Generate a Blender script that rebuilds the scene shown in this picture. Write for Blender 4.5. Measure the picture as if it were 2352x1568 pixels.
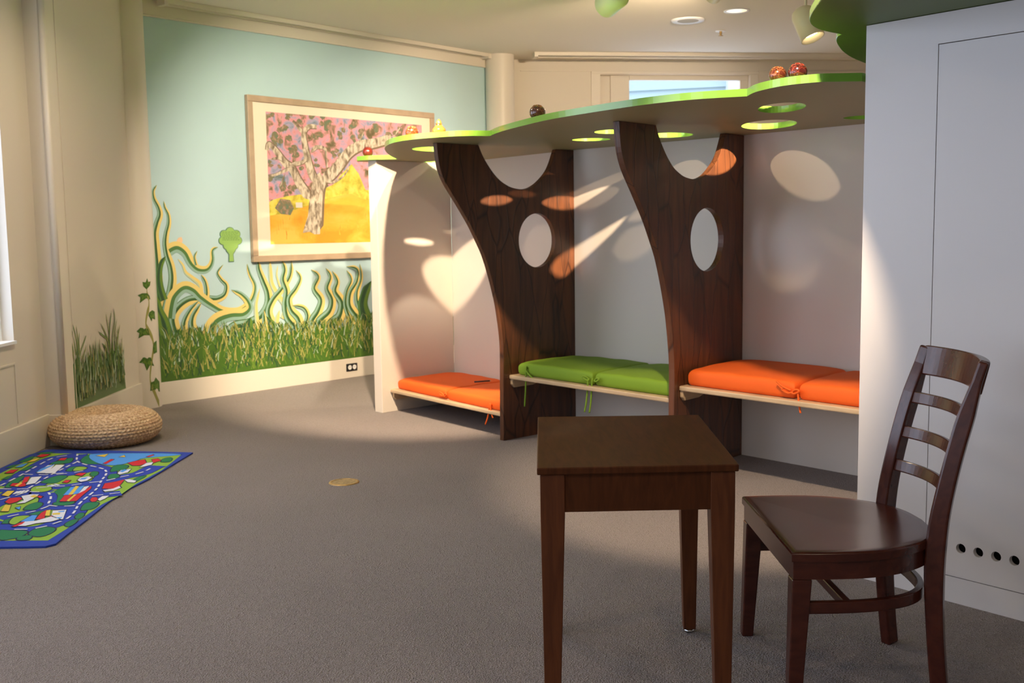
import bpy, bmesh, math, random
from math import sin, cos, pi, radians, hypot
from mathutils import Vector, Matrix
from mathutils.geometry import tessellate_polygon

for o in list(bpy.data.objects):
    bpy.data.objects.remove(o, do_unlink=True)
scene = bpy.context.scene
C = scene.collection
random.seed(7)

# ------------------------------------------------------------------ camera
CAM_H, F_PX, PITCH, ROLL = 1.33, 2425.0, 6.0, 0.85
cd_ = bpy.data.cameras.new('camera')
cam = bpy.data.objects.new('camera', cd_)
C.objects.link(cam)
p_, r_ = radians(PITCH), radians(ROLL)
fwd = Vector((0, cos(p_), -sin(p_)))
rt0 = Vector((1, 0, 0))
up0 = rt0.cross(fwd)
rt = rt0 * cos(r_) - up0 * sin(r_)
upv = rt0 * sin(r_) + up0 * cos(r_)
M = Matrix.Identity(4)
for i in range(3):
    M[i][0], M[i][1], M[i][2] = rt[i], upv[i], -fwd[i]
M[2][3] = CAM_H
cam.matrix_world = M
cd_.sensor_width = 36.0
cd_.lens = 36.0 * F_PX / 2352.0
cd_.clip_start = 0.05
cd_.clip_end = 200
cd_.dof.use_dof = True
cd_.dof.focus_distance = 3.3
cd_.dof.aperture_fstop = 7.0
scene.camera = cam

# ------------------------------------------------------------------ world, exposure, render settings
world = bpy.data.worlds.new('sky')
scene.world = world
world.use_nodes = True
bgn = world.node_tree.nodes['Background']
bgn.inputs[0].default_value = (0.77, 0.80, 1.0, 1)
bgn.inputs[1].default_value = 4.6
scene.view_settings.view_transform = 'Standard'
scene.view_settings.look = 'None'
scene.view_settings.gamma = 1.0
scene.view_settings.use_curve_mapping = False
scene.view_settings.exposure = 0.12
cy = scene.cycles
cy.use_denoising = True
cy.denoiser = 'OPENIMAGEDENOISE'
cy.max_bounces = 9
cy.diffuse_bounces = 5
cy.glossy_bounces = 4
cy.transparent_max_bounces = 12
cy.sample_clamp_indirect = 6.0
cy.caustics_reflective = False
cy.caustics_refractive = False
cy.blur_glossy = 1.0

WARM = (1.0, 0.76, 0.52)
CEIL = 3.12

# ------------------------------------------------------------------ material helpers
def srgb(r, g, b):
    def f(c):
        c /= 255.0
        return c / 12.92 if c <= 0.04045 else ((c + 0.055) / 1.055) ** 2.4
    return (f(r), f(g), f(b), 1.0)

def mat(name, col, rough=0.6, metal=0.0, spec=0.5, coat=0.0, noise=0.0, nscale=20.0, bump=0.0, bscale=200.0, emit=None, estr=0.0, col2=None, stretch=None):
    m = bpy.data.materials.new(name)
    m.use_nodes = True
    nt = m.node_tree
    b = nt.nodes['Principled BSDF']
    b.inputs['Base Color'].default_value = col if len(col) == 4 else (*col, 1)
    b.inputs['Roughness'].default_value = rough
    b.inputs['Metallic'].default_value = metal
    b.inputs['Specular IOR Level'].default_value = spec
    b.inputs['Coat Weight'].default_value = coat
    b.inputs['Coat Roughness'].default_value = 0.12
    if emit:
        b.inputs['Emission Color'].default_value = (*emit, 1)
        b.inputs['Emission Strength'].default_value = estr
    tc = nt.nodes.new('ShaderNodeTexCoord')
    src = tc.outputs['Object']
    if stretch:
        mp = nt.nodes.new('ShaderNodeMapping')
        mp.inputs['Scale'].default_value = stretch
        nt.links.new(src, mp.inputs[0])
        src = mp.outputs[0]
    if noise > 0 or col2:
        n = nt.nodes.new('ShaderNodeTexNoise')
        n.inputs['Scale'].default_value = nscale
        n.inputs['Detail'].default_value = 6
        nt.links.new(src, n.inputs['Vector'])
        mx = nt.nodes.new('ShaderNodeMix')
        mx.data_type = 'RGBA'
        c1 = col if len(col) == 4 else (*col, 1)
        c2 = col2 if col2 else tuple(c * (1 - noise) for c in c1[:3]) + (1,)
        mx.inputs[6].default_value = c1
        mx.inputs[7].default_value = c2
        rp = nt.nodes.new('ShaderNodeValToRGB')
        rp.color_ramp.elements[0].position = 0.38
        rp.color_ramp.elements[1].position = 0.62
        nt.links.new(n.outputs[0], rp.inputs[0])
        nt.links.new(rp.outputs[0], mx.inputs[0])
        nt.links.new(mx.outputs[2], b.inputs['Base Color'])
    if bump > 0:
        n2 = nt.nodes.new('ShaderNodeTexNoise')
        n2.inputs['Scale'].default_value = bscale
        n2.inputs['Detail'].default_value = 3
        nt.links.new(src, n2.inputs['Vector'])
        bp = nt.nodes.new('ShaderNodeBump')
        bp.inputs['Strength'].default_value = bump
        bp.inputs['Distance'].default_value = 0.01
        nt.links.new(n2.outputs[0], bp.inputs['Height'])
        nt.links.new(bp.outputs[0], b.inputs['Normal'])
    return m

def wood_mat(name, base, dark, rough, coat, grain=(14, 14, 1.0), crack=False, spec=0.5):
    m = mat(name, base, rough, coat=coat, spec=spec)
    nt = m.node_tree
    b = nt.nodes['Principled BSDF']
    tc = nt.nodes.new('ShaderNodeTexCoord')
    mp = nt.nodes.new('ShaderNodeMapping')
    mp.inputs['Scale'].default_value = grain
    nt.links.new(tc.outputs['Object'], mp.inputs[0])
    n = nt.nodes.new('ShaderNodeTexNoise')
    n.inputs['Scale'].default_value = 3.0
    n.inputs['Detail'].default_value = 8
    n.inputs['Distortion'].default_value = 0.8
    nt.links.new(mp.outputs[0], n.inputs['Vector'])
    rp = nt.nodes.new('ShaderNodeValToRGB')
    rp.color_ramp.elements[0].position = 0.35
    rp.color_ramp.elements[0].color = (*dark[:3], 1)
    rp.color_ramp.elements[1].position = 0.65
    rp.color_ramp.elements[1].color = (*base[:3], 1)
    nt.links.new(n.outputs[0], rp.inputs[0])
    last = rp.outputs[0]
    if crack:
        v = nt.nodes.new('ShaderNodeTexVoronoi')
        v.feature = 'DISTANCE_TO_EDGE'
        v.inputs['Scale'].default_value = 1.0
        mp2 = nt.nodes.new('ShaderNodeMapping')
        mp2.inputs['Scale'].default_value = (9, 9, 1.6)
        mixv = nt.nodes.new('ShaderNodeMix')
        mixv.data_type = 'RGBA'
        mixv.inputs[0].default_value = 0.12
        n3 = nt.nodes.new('ShaderNodeTexNoise')
        n3.inputs['Scale'].default_value = 2.0
        nt.links.new(tc.outputs['Object'], n3.inputs['Vector'])
        nt.links.new(tc.outputs['Object'], mixv.inputs[6])
        nt.links.new(n3.outputs[1], mixv.inputs[7])
        nt.links.new(mixv.outputs[2], mp2.inputs[0])
        nt.links.new(mp2.outputs[0], v.inputs['Vector'])
        r2 = nt.nodes.new('ShaderNodeValToRGB')
        r2.color_ramp.elements[0].position = 0.0
        r2.color_ramp.elements[0].color = (0.35, 0.35, 0.35, 1)
        r2.color_ramp.elements[1].position = 0.035
        r2.color_ramp.elements[1].color = (1, 1, 1, 1)
        nt.links.new(v.outputs['Distance'], r2.inputs[0])
        mm = nt.nodes.new('ShaderNodeMix')
        mm.data_type = 'RGBA'
        mm.blend_type = 'MULTIPLY'
        mm.inputs[0].default_value = 1.0
        nt.links.new(last, mm.inputs[6])
        nt.links.new(r2.outputs[0], mm.inputs[7])
        last = mm.outputs[2]
        bp = nt.nodes.new('ShaderNodeBump')
        bp.inputs['Strength'].default_value = 0.4
        bp.inputs['Distance'].default_value = 0.004
        nt.links.new(r2.outputs[0], bp.inputs['Height'])
        nt.links.new(bp.outputs[0], b.inputs['Normal'])
    nt.links.new(last, b.inputs['Base Color'])
    return m

def glass_mat(name):
    m = bpy.data.materials.new(name)
    m.use_nodes = True
    nt = m.node_tree
    nt.nodes.clear()
    out = nt.nodes.new('ShaderNodeOutputMaterial')
    t = nt.nodes.new('ShaderNodeBsdfTransparent')
    t.inputs[0].default_value = (0.93, 0.97, 0.97, 1)
    g = nt.nodes.new('ShaderNodeBsdfGlossy')
    g.inputs['Roughness'].default_value = 0.02
    mx = nt.nodes.new('ShaderNodeMixShader')
    mx.inputs[0].default_value = 0.06
    nt.links.new(t.outputs[0], mx.inputs[1])
    nt.links.new(g.outputs[0], mx.inputs[2])
    nt.links.new(mx.outputs[0], out.inputs[0])
    return m

MT = {}
MT['wall'] = mat('cream_wall_paint', (0.72, 0.66, 0.56), 0.55, bump=0.03, bscale=60)
MT['trim'] = mat('cream_trim_paint', (0.74, 0.68, 0.58), 0.4)
MT['ceiling'] = mat('ceiling_paint', (0.70, 0.65, 0.54), 0.8)
MT['blue'] = mat('pale_blue_mural_paint', (0.50, 0.69, 0.73), 0.35, noise=0.06, nscale=1.2)
MT['white'] = mat('white_lacquer', (0.76, 0.73, 0.72), 0.35)
MT['nook'] = mat('off_white_nook_paint', (0.76, 0.69, 0.60), 0.45)
MT['black'] = mat('black_plastic', (0.012, 0.012, 0.013), 0.4)
MT['dark'] = mat('dark_gap', (0.01, 0.01, 0.01), 0.9)
MT['socket'] = mat('white_socket_plastic', (0.8, 0.8, 0.78), 0.4)
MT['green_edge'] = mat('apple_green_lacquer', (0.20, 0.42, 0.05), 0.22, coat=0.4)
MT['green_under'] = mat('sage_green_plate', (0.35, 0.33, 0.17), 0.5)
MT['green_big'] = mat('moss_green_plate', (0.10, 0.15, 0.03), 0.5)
MT['tree'] = wood_mat('walnut_bark_board', (0.150, 0.050, 0.017, 1), (0.072, 0.025, 0.010, 1), 0.42, 0.15, (7, 7, 0.7), crack=True)
MT['ply'] = mat('birch_plywood', (0.62, 0.45, 0.27), 0.4, noise=0.15, nscale=6, stretch=(1, 1, 12))
MT['furn'] = wood_mat('espresso_wood', (0.095, 0.030, 0.010, 1), (0.064, 0.020, 0.007, 1), 0.5, 0.0, (20, 3, 3), spec=.12)
MT['furn_v'] = wood_mat('espresso_wood_upright', (0.135, 0.040, 0.012, 1), (0.090, 0.026, 0.008, 1), 0.42, 0.06, (20, 20, 2), spec=.3)
MT['chair'] = wood_mat('glossy_walnut_stain', (0.085, 0.018, 0.009, 1), (0.056, 0.011, 0.006, 1), 0.26, 0.12, (3, 20, 10))
MT['metal'] = mat('nickel', (0.6, 0.6, 0.58), 0.25, metal=1.0)
MT['brass'] = mat('worn_brass', (0.55, 0.36, 0.14), 0.45, metal=0.6, noise=0.3, nscale=40)
MT['canm'] = mat('cream_lamp_enamel', (0.72, 0.68, 0.50), 0.35)
MT['grille'] = mat('grey_speaker_grille', (0.42, 0.41, 0.36), 0.7)
MT['ring'] = mat('white_ring_plastic', (0.9, 0.92, 0.95), 0.4)
MT['glow'] = mat('lit_lamp_lens', (0.9, 0.8, 0.6), 0.4, emit=(1.0, 0.75, 0.48), estr=6.0)
MT['glow2'] = mat('downlight_reflector', (0.85, 0.75, 0.55), 0.2, metal=0.6, emit=(1.0, 0.78, 0.5), estr=0.8)
MT['orange'] = mat('orange_canvas', (0.84, 0.125, 0.006), 0.75, bump=0.15, bscale=500)
MT['greenc'] = mat('green_canvas', (0.19, 0.33, 0.016), 0.75, bump=0.15, bscale=500)
MT['pencil'] = mat('black_pencil_paint', (0.012, 0.012, 0.02), 0.5)
MT['glass'] = glass_mat('window_glass')
MT['frame'] = mat('pale_oak_frame', (0.50, 0.37, 0.25), 0.45, noise=0.12, nscale=8, stretch=(1, 1, 1))
MT['mat'] = mat('cream_mount_board', (0.83, 0.74, 0.58), 0.7)
MT['siding'] = mat('pale_blue_siding', (0.26, 0.34, 0.35), 0.7)
MT['siding_trim'] = mat('siding_trim_board', (0.40, 0.43, 0.44), 0.7)
MT['leafout'] = mat('garden_leaf', (0.03, 0.09, 0.01), 0.6)

def carpet():
    m = bpy.data.materials.new('taupe_loop_carpet')
    m.use_nodes = True
    nt = m.node_tree
    b = nt.nodes['Principled BSDF']
    b.inputs['Roughness'].default_value = 0.95
    b.inputs['Specular IOR Level'].default_value = 0.1
    b.inputs['Sheen Weight'].default_value = 0.15
    tc = nt.nodes.new('ShaderNodeTexCoord')
    v = nt.nodes.new('ShaderNodeTexVoronoi')
    v.inputs['Scale'].default_value = 190
    nt.links.new(tc.outputs['Object'], v.inputs['Vector'])
    n = nt.nodes.new('ShaderNodeTexNoise')
    n.inputs['Scale'].default_value = 60
    n.inputs['Detail'].default_value = 5
    nt.links.new(tc.outputs['Object'], n.inputs['Vector'])
    n2 = nt.nodes.new('ShaderNodeTexNoise')
    n2.inputs['Scale'].default_value = 1.1
    n2.inputs['Detail'].default_value = 3
    nt.links.new(tc.outputs['Object'], n2.inputs['Vector'])
    mm = nt.nodes.new('ShaderNodeMath')
    mm.operation = 'ADD'
    nt.links.new(v.outputs['Distance'], mm.inputs[0])
    nt.links.new(n.outputs[0], mm.inputs[1])
    rp = nt.nodes.new('ShaderNodeValToRGB')
    rp.color_ramp.elements[0].position = 0.45
    rp.color_ramp.elements[0].color = (0.148, 0.124, 0.112, 1)
    rp.color_ramp.elements[1].position = 1.25
    rp.color_ramp.elements[1].color = (0.280, 0.238, 0.224, 1)
    nt.links.new(mm.outputs[0], rp.inputs[0])
    mx = nt.nodes.new('ShaderNodeMix')
    mx.data_type = 'RGBA'
    mx.blend_type = 'MULTIPLY'
    mx.inputs[0].default_value = 1.0
    r2 = nt.nodes.new('ShaderNodeValToRGB')
    r2.color_ramp.elements[0].position = 0.3
    r2.color_ramp.elements[0].color = (0.88, 0.88, 0.88, 1)
    r2.color_ramp.elements[1].position = 0.7
    r2.color_ramp.elements[1].color = (1, 1, 1, 1)
    nt.links.new(n2.outputs[0], r2.inputs[0])
    nt.links.new(rp.outputs[0], mx.inputs[6])
    nt.links.new(r2.outputs[0], mx.inputs[7])
    nt.links.new(mx.outputs[2], b.inputs['Base Color'])
    bp = nt.nodes.new('ShaderNodeBump')
    bp.inputs['Strength'].default_value = 0.8
    bp.inputs['Distance'].default_value = 0.006
    nt.links.new(mm.outputs[0], bp.inputs['Height'])
    nt.links.new(bp.outputs[0], b.inputs['Normal'])
    return m
MT['carpet'] = carpet()

# ------------------------------------------------------------------ object helpers
def tag(o, label=None, cat=None, group=None, kind=None):
    if label: o['label'] = label
    if cat: o['category'] = cat
    if group: o['group'] = group
    if kind: o['kind'] = kind
    return o

def thing(name, loc, label, cat, group=None):
    o = bpy.data.objects.new(name, None)
    o.empty_display_size = 0.1
    C.objects.link(o)
    o.location = loc
    return tag(o, label, cat, group)

def world_loc(o):
    v = Vector((0, 0, 0))
    while o is not None:
        v += o.location
        o = o.parent
    return v

class MB:
    def __init__(s):
        s.v = []; s.f = []; s.m = []; s.sm = []
    def add(s, vs, fs, mi=0, smooth=False):
        k = len(s.v)
        s.v += [Vector(v) for v in vs]
        for f in fs:
            s.f.append([i + k for i in f]); s.m.append(mi); s.sm.append(smooth)
        return s
    def box(s, lo, hi, mi=0, mtx=None):
        x0, y0, z0 = lo; x1, y1, z1 = hi
        vs = [Vector(p) for p in ((x0,y0,z0),(x1,y0,z0),(x1,y1,z0),(x0,y1,z0),(x0,y0,z1),(x1,y0,z1),(x1,y1,z1),(x0,y1,z1))]
        if mtx: vs = [mtx @ v for v in vs]
        return s.add(vs, [(0,3,2,1),(4,5,6,7),(0,1,5,4),(1,2,6,5),(2,3,7,6),(3,0,4,7)], mi)
    def prism(s, poly, z0, z1, fn=None, holes=(), mi=0, mi_bot=None, mi_top=None, smooth=False):
        """2D polygon (with holes) extruded from z0 to z1; fn maps (a,b,c)->world"""
        fn = fn or (lambda a, b, c: (a, b, c))
        loops = [list(poly)] + [list(h) for h in holes]
        flat = [p for l in loops for p in l]
        tris = tessellate_polygon([[Vector((p[0], p[1], 0)) for p in l] for l in loops])
        n = len(flat)
        k = len(s.v)
        s.v += [Vector(fn(p[0], p[1], z0)) for p in flat] + [Vector(fn(p[0], p[1], z1)) for p in flat]
        mb_ = mi if mi_bot is None else mi_bot
        mt_ = mi if mi_top is None else mi_top
        for t in tris:
            s.f.append([k + t[0], k + t[1], k + t[2]]); s.m.append(mb_); s.sm.append(False)
            s.f.append([k + n + t[2], k + n + t[1], k + n + t[0]]); s.m.append(mt_); s.sm.append(False)
        b = 0
        for l in loops:
            L = len(l)
            for i in range(L):
                j = (i + 1) % L
                s.f.append([k + b + i, k + b + j, k + n + b + j, k + n + b + i]); s.m.append(mi); s.sm.append(smooth)
            b += L
        return s
    def tube(s, pts, rad, seg=8, mi=0, cap=True):
        pts = [Vector(p) for p in pts]
        rads = rad if isinstance(rad, (list, tuple)) else [rad] * len(pts)
        k = len(s.v); nrm = None
        for i, p in enumerate(pts):
            t = (pts[min(i + 1, len(pts) - 1)] - pts[max(i - 1, 0)]).normalized()
            if nrm is None:
                a = Vector((0, 0, 1)) if abs(t.z) < 0.9 else Vector((1, 0, 0))
                nrm = t.cross(a).normalized()
            else:
                nrm = (nrm - t * nrm.dot(t)).normalized()
            bn = t.cross(nrm)
            for j in range(seg):
                a = 2 * pi * j / seg
                s.v.append(p + (nrm * cos(a) + bn * sin(a)) * rads[i])
        for i in range(len(pts) - 1):
            for j in range(seg):
                a = k + i * seg + j; b = k + i * seg + (j + 1) % seg
                s.f.append([a, b, b + seg, a + seg]); s.m.append(mi); s.sm.append(True)
        if cap:
            s.f.append([k + j for j in range(seg)][::-1]); s.m.append(mi); s.sm.append(False)
            s.f.append([k + (len(pts) - 1) * seg + j for j in range(seg)]); s.m.append(mi); s.sm.append(False)
        return s
    def lathe(s, prof, c=(0, 0, 0), seg=32, mi=0, mtx=None, smooth=True, mats=None):
        k = len(s.v); c = Vector(c)
        for r, z in prof:
            for j in range(seg):
                a = 2 * pi * j / seg
                v = Vector((r * cos(a), r * sin(a), z))
                if mtx: v = mtx @ v
                s.v.append(v + c)
        for i in range(len(prof) - 1):
            for j in range(seg):
                a = k + i * seg + j; b = k + i * seg + (j + 1) % seg
                s.f.append([a, b, b + seg, a + seg]); s.m.append(mats[i] if mats else mi); s.sm.append(smooth)
        return s
    def sweep(s, pts, frames, w, h, mi=0, smooth=False):
        """rectangular section: frames = list of (u, v) unit vectors; w along u, h along v"""
        k = len(s.v)
        ws = w if isinstance(w, (list, tuple)) else [w] * len(pts)
        hs = h if isinstance(h, (list, tuple)) else [h] * len(pts)
        for p, (u, v), a, b in zip(pts, frames, ws, hs):
            p = Vector(p); u = Vector(u); v = Vector(v)
            for su, sv in ((-1, -1), (1, -1), (1, 1), (-1, 1)):
                s.v.append(p + u * su * a / 2 + v * sv * b / 2)
        for i in range(len(pts) - 1):
            for j in range(4):
                a = k + i * 4 + j; b = k + i * 4 + (j + 1) % 4
                s.f.append([a, b, b + 4, a + 4]); s.m.append(mi); s.sm.append(smooth)
        s.f.append([k + 3, k + 2, k + 1, k]); s.m.append(mi); s.sm.append(False)
        e = k + (len(pts) - 1) * 4
        s.f.append([e, e + 1, e + 2, e + 3]); s.m.append(mi); s.sm.append(False)
        return s
    def build(s, name, mats, parent=None, bevel=0.0, seg=2, fixn=True, angle=35):
        me = bpy.data.meshes.new(name)
        off = world_loc(parent) if parent is not None else Vector((0, 0, 0))
        o = bpy.data.objects.new(name, me)
        if parent is None and s.v:                      # origin at the base of the thing
            lo = Vector((min(v.x for v in s.v), min(v.y for v in s.v), min(v.z for v in s.v)))
            hi = Vector((max(v.x for v in s.v), max(v.y for v in s.v), max(v.z for v in s.v)))
            off = Vector(((lo.x + hi.x) / 2, (lo.y + hi.y) / 2, lo.z))
            o.location = off
        me.from_pydata([tuple(v - off) for v in s.v], [], s.f)
        for m in (mats if isinstance(mats, (list, tuple)) else [mats]):
            me.materials.append(m)
        me.polygons.foreach_set('material_index', s.m)
        me.polygons.foreach_set('use_smooth', s.sm)
        if fixn:
            bm = bmesh.new(); bm.from_mesh(me)
            bmesh.ops.recalc_face_normals(bm, faces=bm.faces)
            bm.to_mesh(me); bm.free()
        me.update()
        C.objects.link(o)
        if parent is not None:
            o.parent = parent
        if bevel > 0:
            b = o.modifiers.new('bevel', 'BEVEL')
            b.width = bevel; b.segments = seg; b.limit_method = 'ANGLE'; b.angle_limit = radians(angle)
            b.harden_normals = False
        return o

def struct(name, mb, m, bevel=0.0, **k):
    return tag(mb.build(name, m, bevel=bevel, **k), kind='structure')

def catmull(pts, n=8, closed=False):
    P = [Vector(p) for p in pts]; out = []
    N = len(P)
    rng = range(N) if closed else range(N - 1)
    for i in rng:
        if closed:
            a, b, c, d = P[(i - 1) % N], P[i], P[(i + 1) % N], P[(i + 2) % N]
        else:
            a = P[max(i - 1, 0)]; b = P[i]; c = P[i + 1]; d = P[min(i + 2, N - 1)]
        for k in range(n):
            t = k / n
            out.append(0.5 * ((2 * b) + (c - a) * t + (2 * a - 5 * b + 4 * c - d) * t * t + (3 * b - a - 3 * c + d) * t ** 3))
    if not closed: out.append(P[-1])
    return out

def V2(p): return Vector((p[0], p[1]))

# ------------------------------------------------------------------ traced shapes (metres, in the plane they are painted on)
MURAL_STROKES = [([(0.063,1.722),(0.03,1.677),(0.033,1.616),(0.066,1.549),(0.075,1.493),(0.047,1.426),(0.024,1.348),(0.025,1.247),(0.03,1.112),(0.028,0.977),(0.028,0.864),(0.035,0.75),(0.066,0.634),(0.098,0.528)],0.008,0.05,0),([(0.115,1.6),(0.121,1.55),(0.147,1.493),(0.148,1.426),(0.123,1.347),(0.11,1.268),(0.12,1.177),(0.147,1.086),(0.154,0.994),(0.137,0.904),(0.107,0.814),(0.083,0.724),(0.091,0.632),(0.105,0.539)],0.006,0.049,0),([(0.585,1.23),(0.534,1.202),(0.533,1.131),(0.51,1.073),(0.461,1.04),(0.383,1.048),(0.32,1.103),(0.273,1.185),(0.211,1.223),(0.146,1.199)],0.009,0.047,1),([(0.213,1.146),(0.255,1.094),(0.278,1.035),(0.34,0.986),(0.397,0.937),(0.406,0.867),(0.397,0.809)],0.007,0.033,2),([(0.391,1.205),(0.362,1.159),(0.374,1.089)],0.007,0.016,0),([(0.626,1.087),(0.568,1.024),(0.599,0.963),(0.645,0.913),(0.627,0.843),(0.558,0.811),(0.477,0.816),(0.397,0.82),(0.292,0.815),(0.199,0.763),(0.144,0.686),(0.152,0.593),(0.186,0.521)],0.007,0.05,0),([(0.414,1.012),(0.45,0.946),(0.459,0.864),(0.443,0.818)],0.014,0.027,0),([(0.856,1.085),(0.881,0.999),(0.929,0.9),(0.907,0.803),(0.846,0.733),(0.745,0.685),(0.606,0.695),(0.5,0.749),(0.397,0.82),(0.334,0.88),(0.258,0.903),(0.178,0.844),(0.148,0.766),(0.131,0.675)],0.009,0.053,1),([(0.107,1.167),(0.066,1.1),(0.049,1.01),(0.056,0.919),(0.082,0.827)],0.021,0.042,3),([(0.383,0.804),(0.301,0.733),(0.244,0.644),(0.24,0.563),(0.288,0.489)],0.013,0.039,0),([(0.402,0.779),(0.324,0.685),(0.313,0.592),(0.38,0.493),(0.469,0.408)],0.018,0.049,0),([(0.691,0.875),(0.781,0.84),(0.851,0.776),(0.871,0.707),(0.8,0.654),(0.673,0.651),(0.548,0.615),(0.489,0.531),(0.49,0.412)],0.01,0.068,1),([(0.965,1.106),(0.969,1.032),(1.008,0.933),(1.047,0.832),(1.043,0.734),(0.972,0.639),(0.854,0.586),(0.711,0.567),(0.638,0.506),(0.634,0.41)],0.017,0.067,0),([(1.082,1.102),(1.085,1.003),(1.095,0.904),(1.157,0.801),(1.228,0.697),(1.193,0.599)],0.023,0.033,2),([(1.307,1.095),(1.286,0.97),(1.198,0.862),(1.096,0.768),(1.047,0.671),(1.079,0.569),(1.158,0.476),(1.262,0.423)],0.018,0.05,0),([(1.209,1.098),(1.231,1.023),(1.209,0.936),(1.242,0.834),(1.222,0.722),(1.24,0.608),(1.313,0.527),(1.45,0.452),(1.527,0.387)],0.018,0.055,0),([(1.162,1.063),(1.147,0.976),(1.176,0.875)],0.008,0.013,2),([(1.35,1.012),(1.393,0.941),(1.343,0.854),(1.265,0.77),(1.281,0.668),(1.354,0.587),(1.374,0.496)],0.01,0.047,0),([(1.29,0.706),(1.413,0.679),(1.457,0.605),(1.429,0.505),(1.497,0.422)],0.013,0.04,0),([(1.514,1.012),(1.591,0.945),(1.539,0.844),(1.61,0.737),(1.57,0.636),(1.502,0.551),(1.513,0.433)],0.011,0.058,0),([(1.675,1.019),(1.726,0.939),(1.684,0.837),(1.734,0.73),(1.7,0.628),(1.582,0.545),(1.546,0.444)],0.011,0.059,0),([(1.748,0.99),(1.802,0.897),(1.773,0.806),(1.844,0.697),(1.814,0.58),(1.711,0.509),(1.649,0.396)],0.011,0.071,0),([(1.914,0.991),(1.965,0.903),(1.907,0.799),(1.885,0.681),(1.931,0.546),(1.961,0.45),(1.924,0.373)],0.012,0.046,0),([(1.916,1.024),(2.037,0.993),(2.03,0.886),(1.949,0.784),(1.935,0.665),(2.017,0.553),(2.099,0.439),(2.095,0.331)],0.012,0.058,0),([(2.07,1.045),(2.082,0.911),(2.025,0.78),(2.038,0.659),(2.121,0.545),(2.152,0.435)],0.012,0.044,0),([(2.204,0.878),(2.128,0.747),(2.107,0.641),(2.171,0.487)],0.045,0.09,3),([(0.968,0.873),(0.922,0.741),(0.926,0.593),(0.942,0.469),(1.016,0.325)],0.012,0.039,2),([(0.863,0.635),(0.852,0.55),(0.868,0.426)],0.036,0.068,3),([(0.996,0.687),(0.998,0.576),(1.03,0.461),(1.093,0.368)],0.017,0.042,0),([(1.159,0.676),(1.124,0.566),(1.172,0.449)],0.023,0.038,2),([(1.016,0.636),(1.115,0.542),(1.201,0.434)],0.013,0.043,3),([(0.766,0.532),(0.776,0.458),(0.815,0.382)],0.024,0.043,2),([(0.004,0.866),(0.028,0.751),(0.073,0.645),(0.097,0.517)],0.032,0.064,3),([(0.004,0.752),(0.01,0.638),(0.033,0.5),(0.052,0.372)],0.032,0.074,3)]
MURAL_SIGN_TREE = [(0.588,1.289),(0.6,1.335),(0.618,1.347),(0.634,1.376),(0.675,1.376),(0.703,1.393),(0.74,1.375),(0.771,1.369),(0.784,1.345),(0.787,1.321),(0.817,1.297),(0.818,1.267),(0.793,1.241),(0.779,1.24),(0.753,1.196),(0.731,1.171),(0.732,1.105),(0.682,1.106),(0.688,1.172),(0.657,1.216),(0.613,1.235)]
MURAL_SHELL = [(0.212,1.289),(0.228,1.312),(0.257,1.317),(0.265,1.288),(0.254,1.26),(0.223,1.255)]
ART_BRANCHES = [([(1.428,1.335),(1.501,1.406)],0.011,0.011),([(1.548,1.324),(1.568,1.488),(1.587,1.641),(1.618,1.764),(1.672,1.817)],0.162,0.119),([(1.523,1.63),(1.451,1.71),(1.392,1.789),(1.334,1.887),(1.263,1.934),(1.194,2.01),(1.149,2.057),(1.103,2.084),(1.059,2.033)],0.097,0.032),([(1.593,1.763),(1.534,1.874),(1.501,1.993),(1.48,2.093),(1.472,2.192),(1.525,2.256),(1.614,2.261)],0.087,0.031),([(1.472,2.192),(1.412,2.249),(1.359,2.295)],0.043,0.017),([(1.541,2.035),(1.606,2.084),(1.696,2.073),(1.706,2.002),(1.715,1.91)],0.039,0.017),([(1.645,1.785),(1.766,1.86),(1.862,1.946),(1.974,2.055),(2.114,2.124),(2.283,2.154),(2.487,2.207)],0.11,0.077),([(1.324,1.927),(1.423,1.94),(1.487,1.973)],0.042,0.027),([(1.335,1.897),(1.248,1.865),(1.162,1.832),(1.079,1.82)],0.031,0.015),([(1.109,1.958),(1.193,1.971),(1.264,1.944)],0.02,0.02),([(1.259,1.845),(1.219,1.765),(1.193,1.725)],0.017,0.008),([(1.723,1.777),(1.802,1.789),(1.898,1.843),(1.968,1.919)],0.022,0.011),([(2.001,2.056),(2.131,2.209),(2.162,2.306)],0.014,0.007),([(1.219,2.276),(1.245,2.326)],0.008,0.006),([(1.914,2.238),(1.931,2.322)],0.009,0.007),([(2.501,2.208),(2.578,2.288),(2.639,2.347)],0.017,0.007)]
ART_TRUNK = [(1.422,1.336),(1.45,1.406),(1.485,1.488),(1.51,1.61),(1.541,1.742),(1.595,1.825),(1.686,1.837),(1.711,1.797),(1.668,1.714),(1.643,1.59),(1.619,1.467),(1.61,1.323),(1.548,1.322),(1.498,1.345)]
ART_FIELD = [(1.054,1.6),(1.141,1.625),(1.275,1.652),(1.411,1.669),(1.512,1.66),(1.655,1.714),(1.788,1.768),(1.858,1.842),(1.997,1.951),(2.076,1.87),(2.154,1.723),(2.41,1.706),(2.862,1.714)]
ART_HILL = [(1.051,1.487),(1.232,1.502),(1.508,1.579),(1.665,1.632),(1.851,1.665),(1.986,1.683),(2.123,1.637),(2.406,1.597),(2.858,1.601)]
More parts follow.
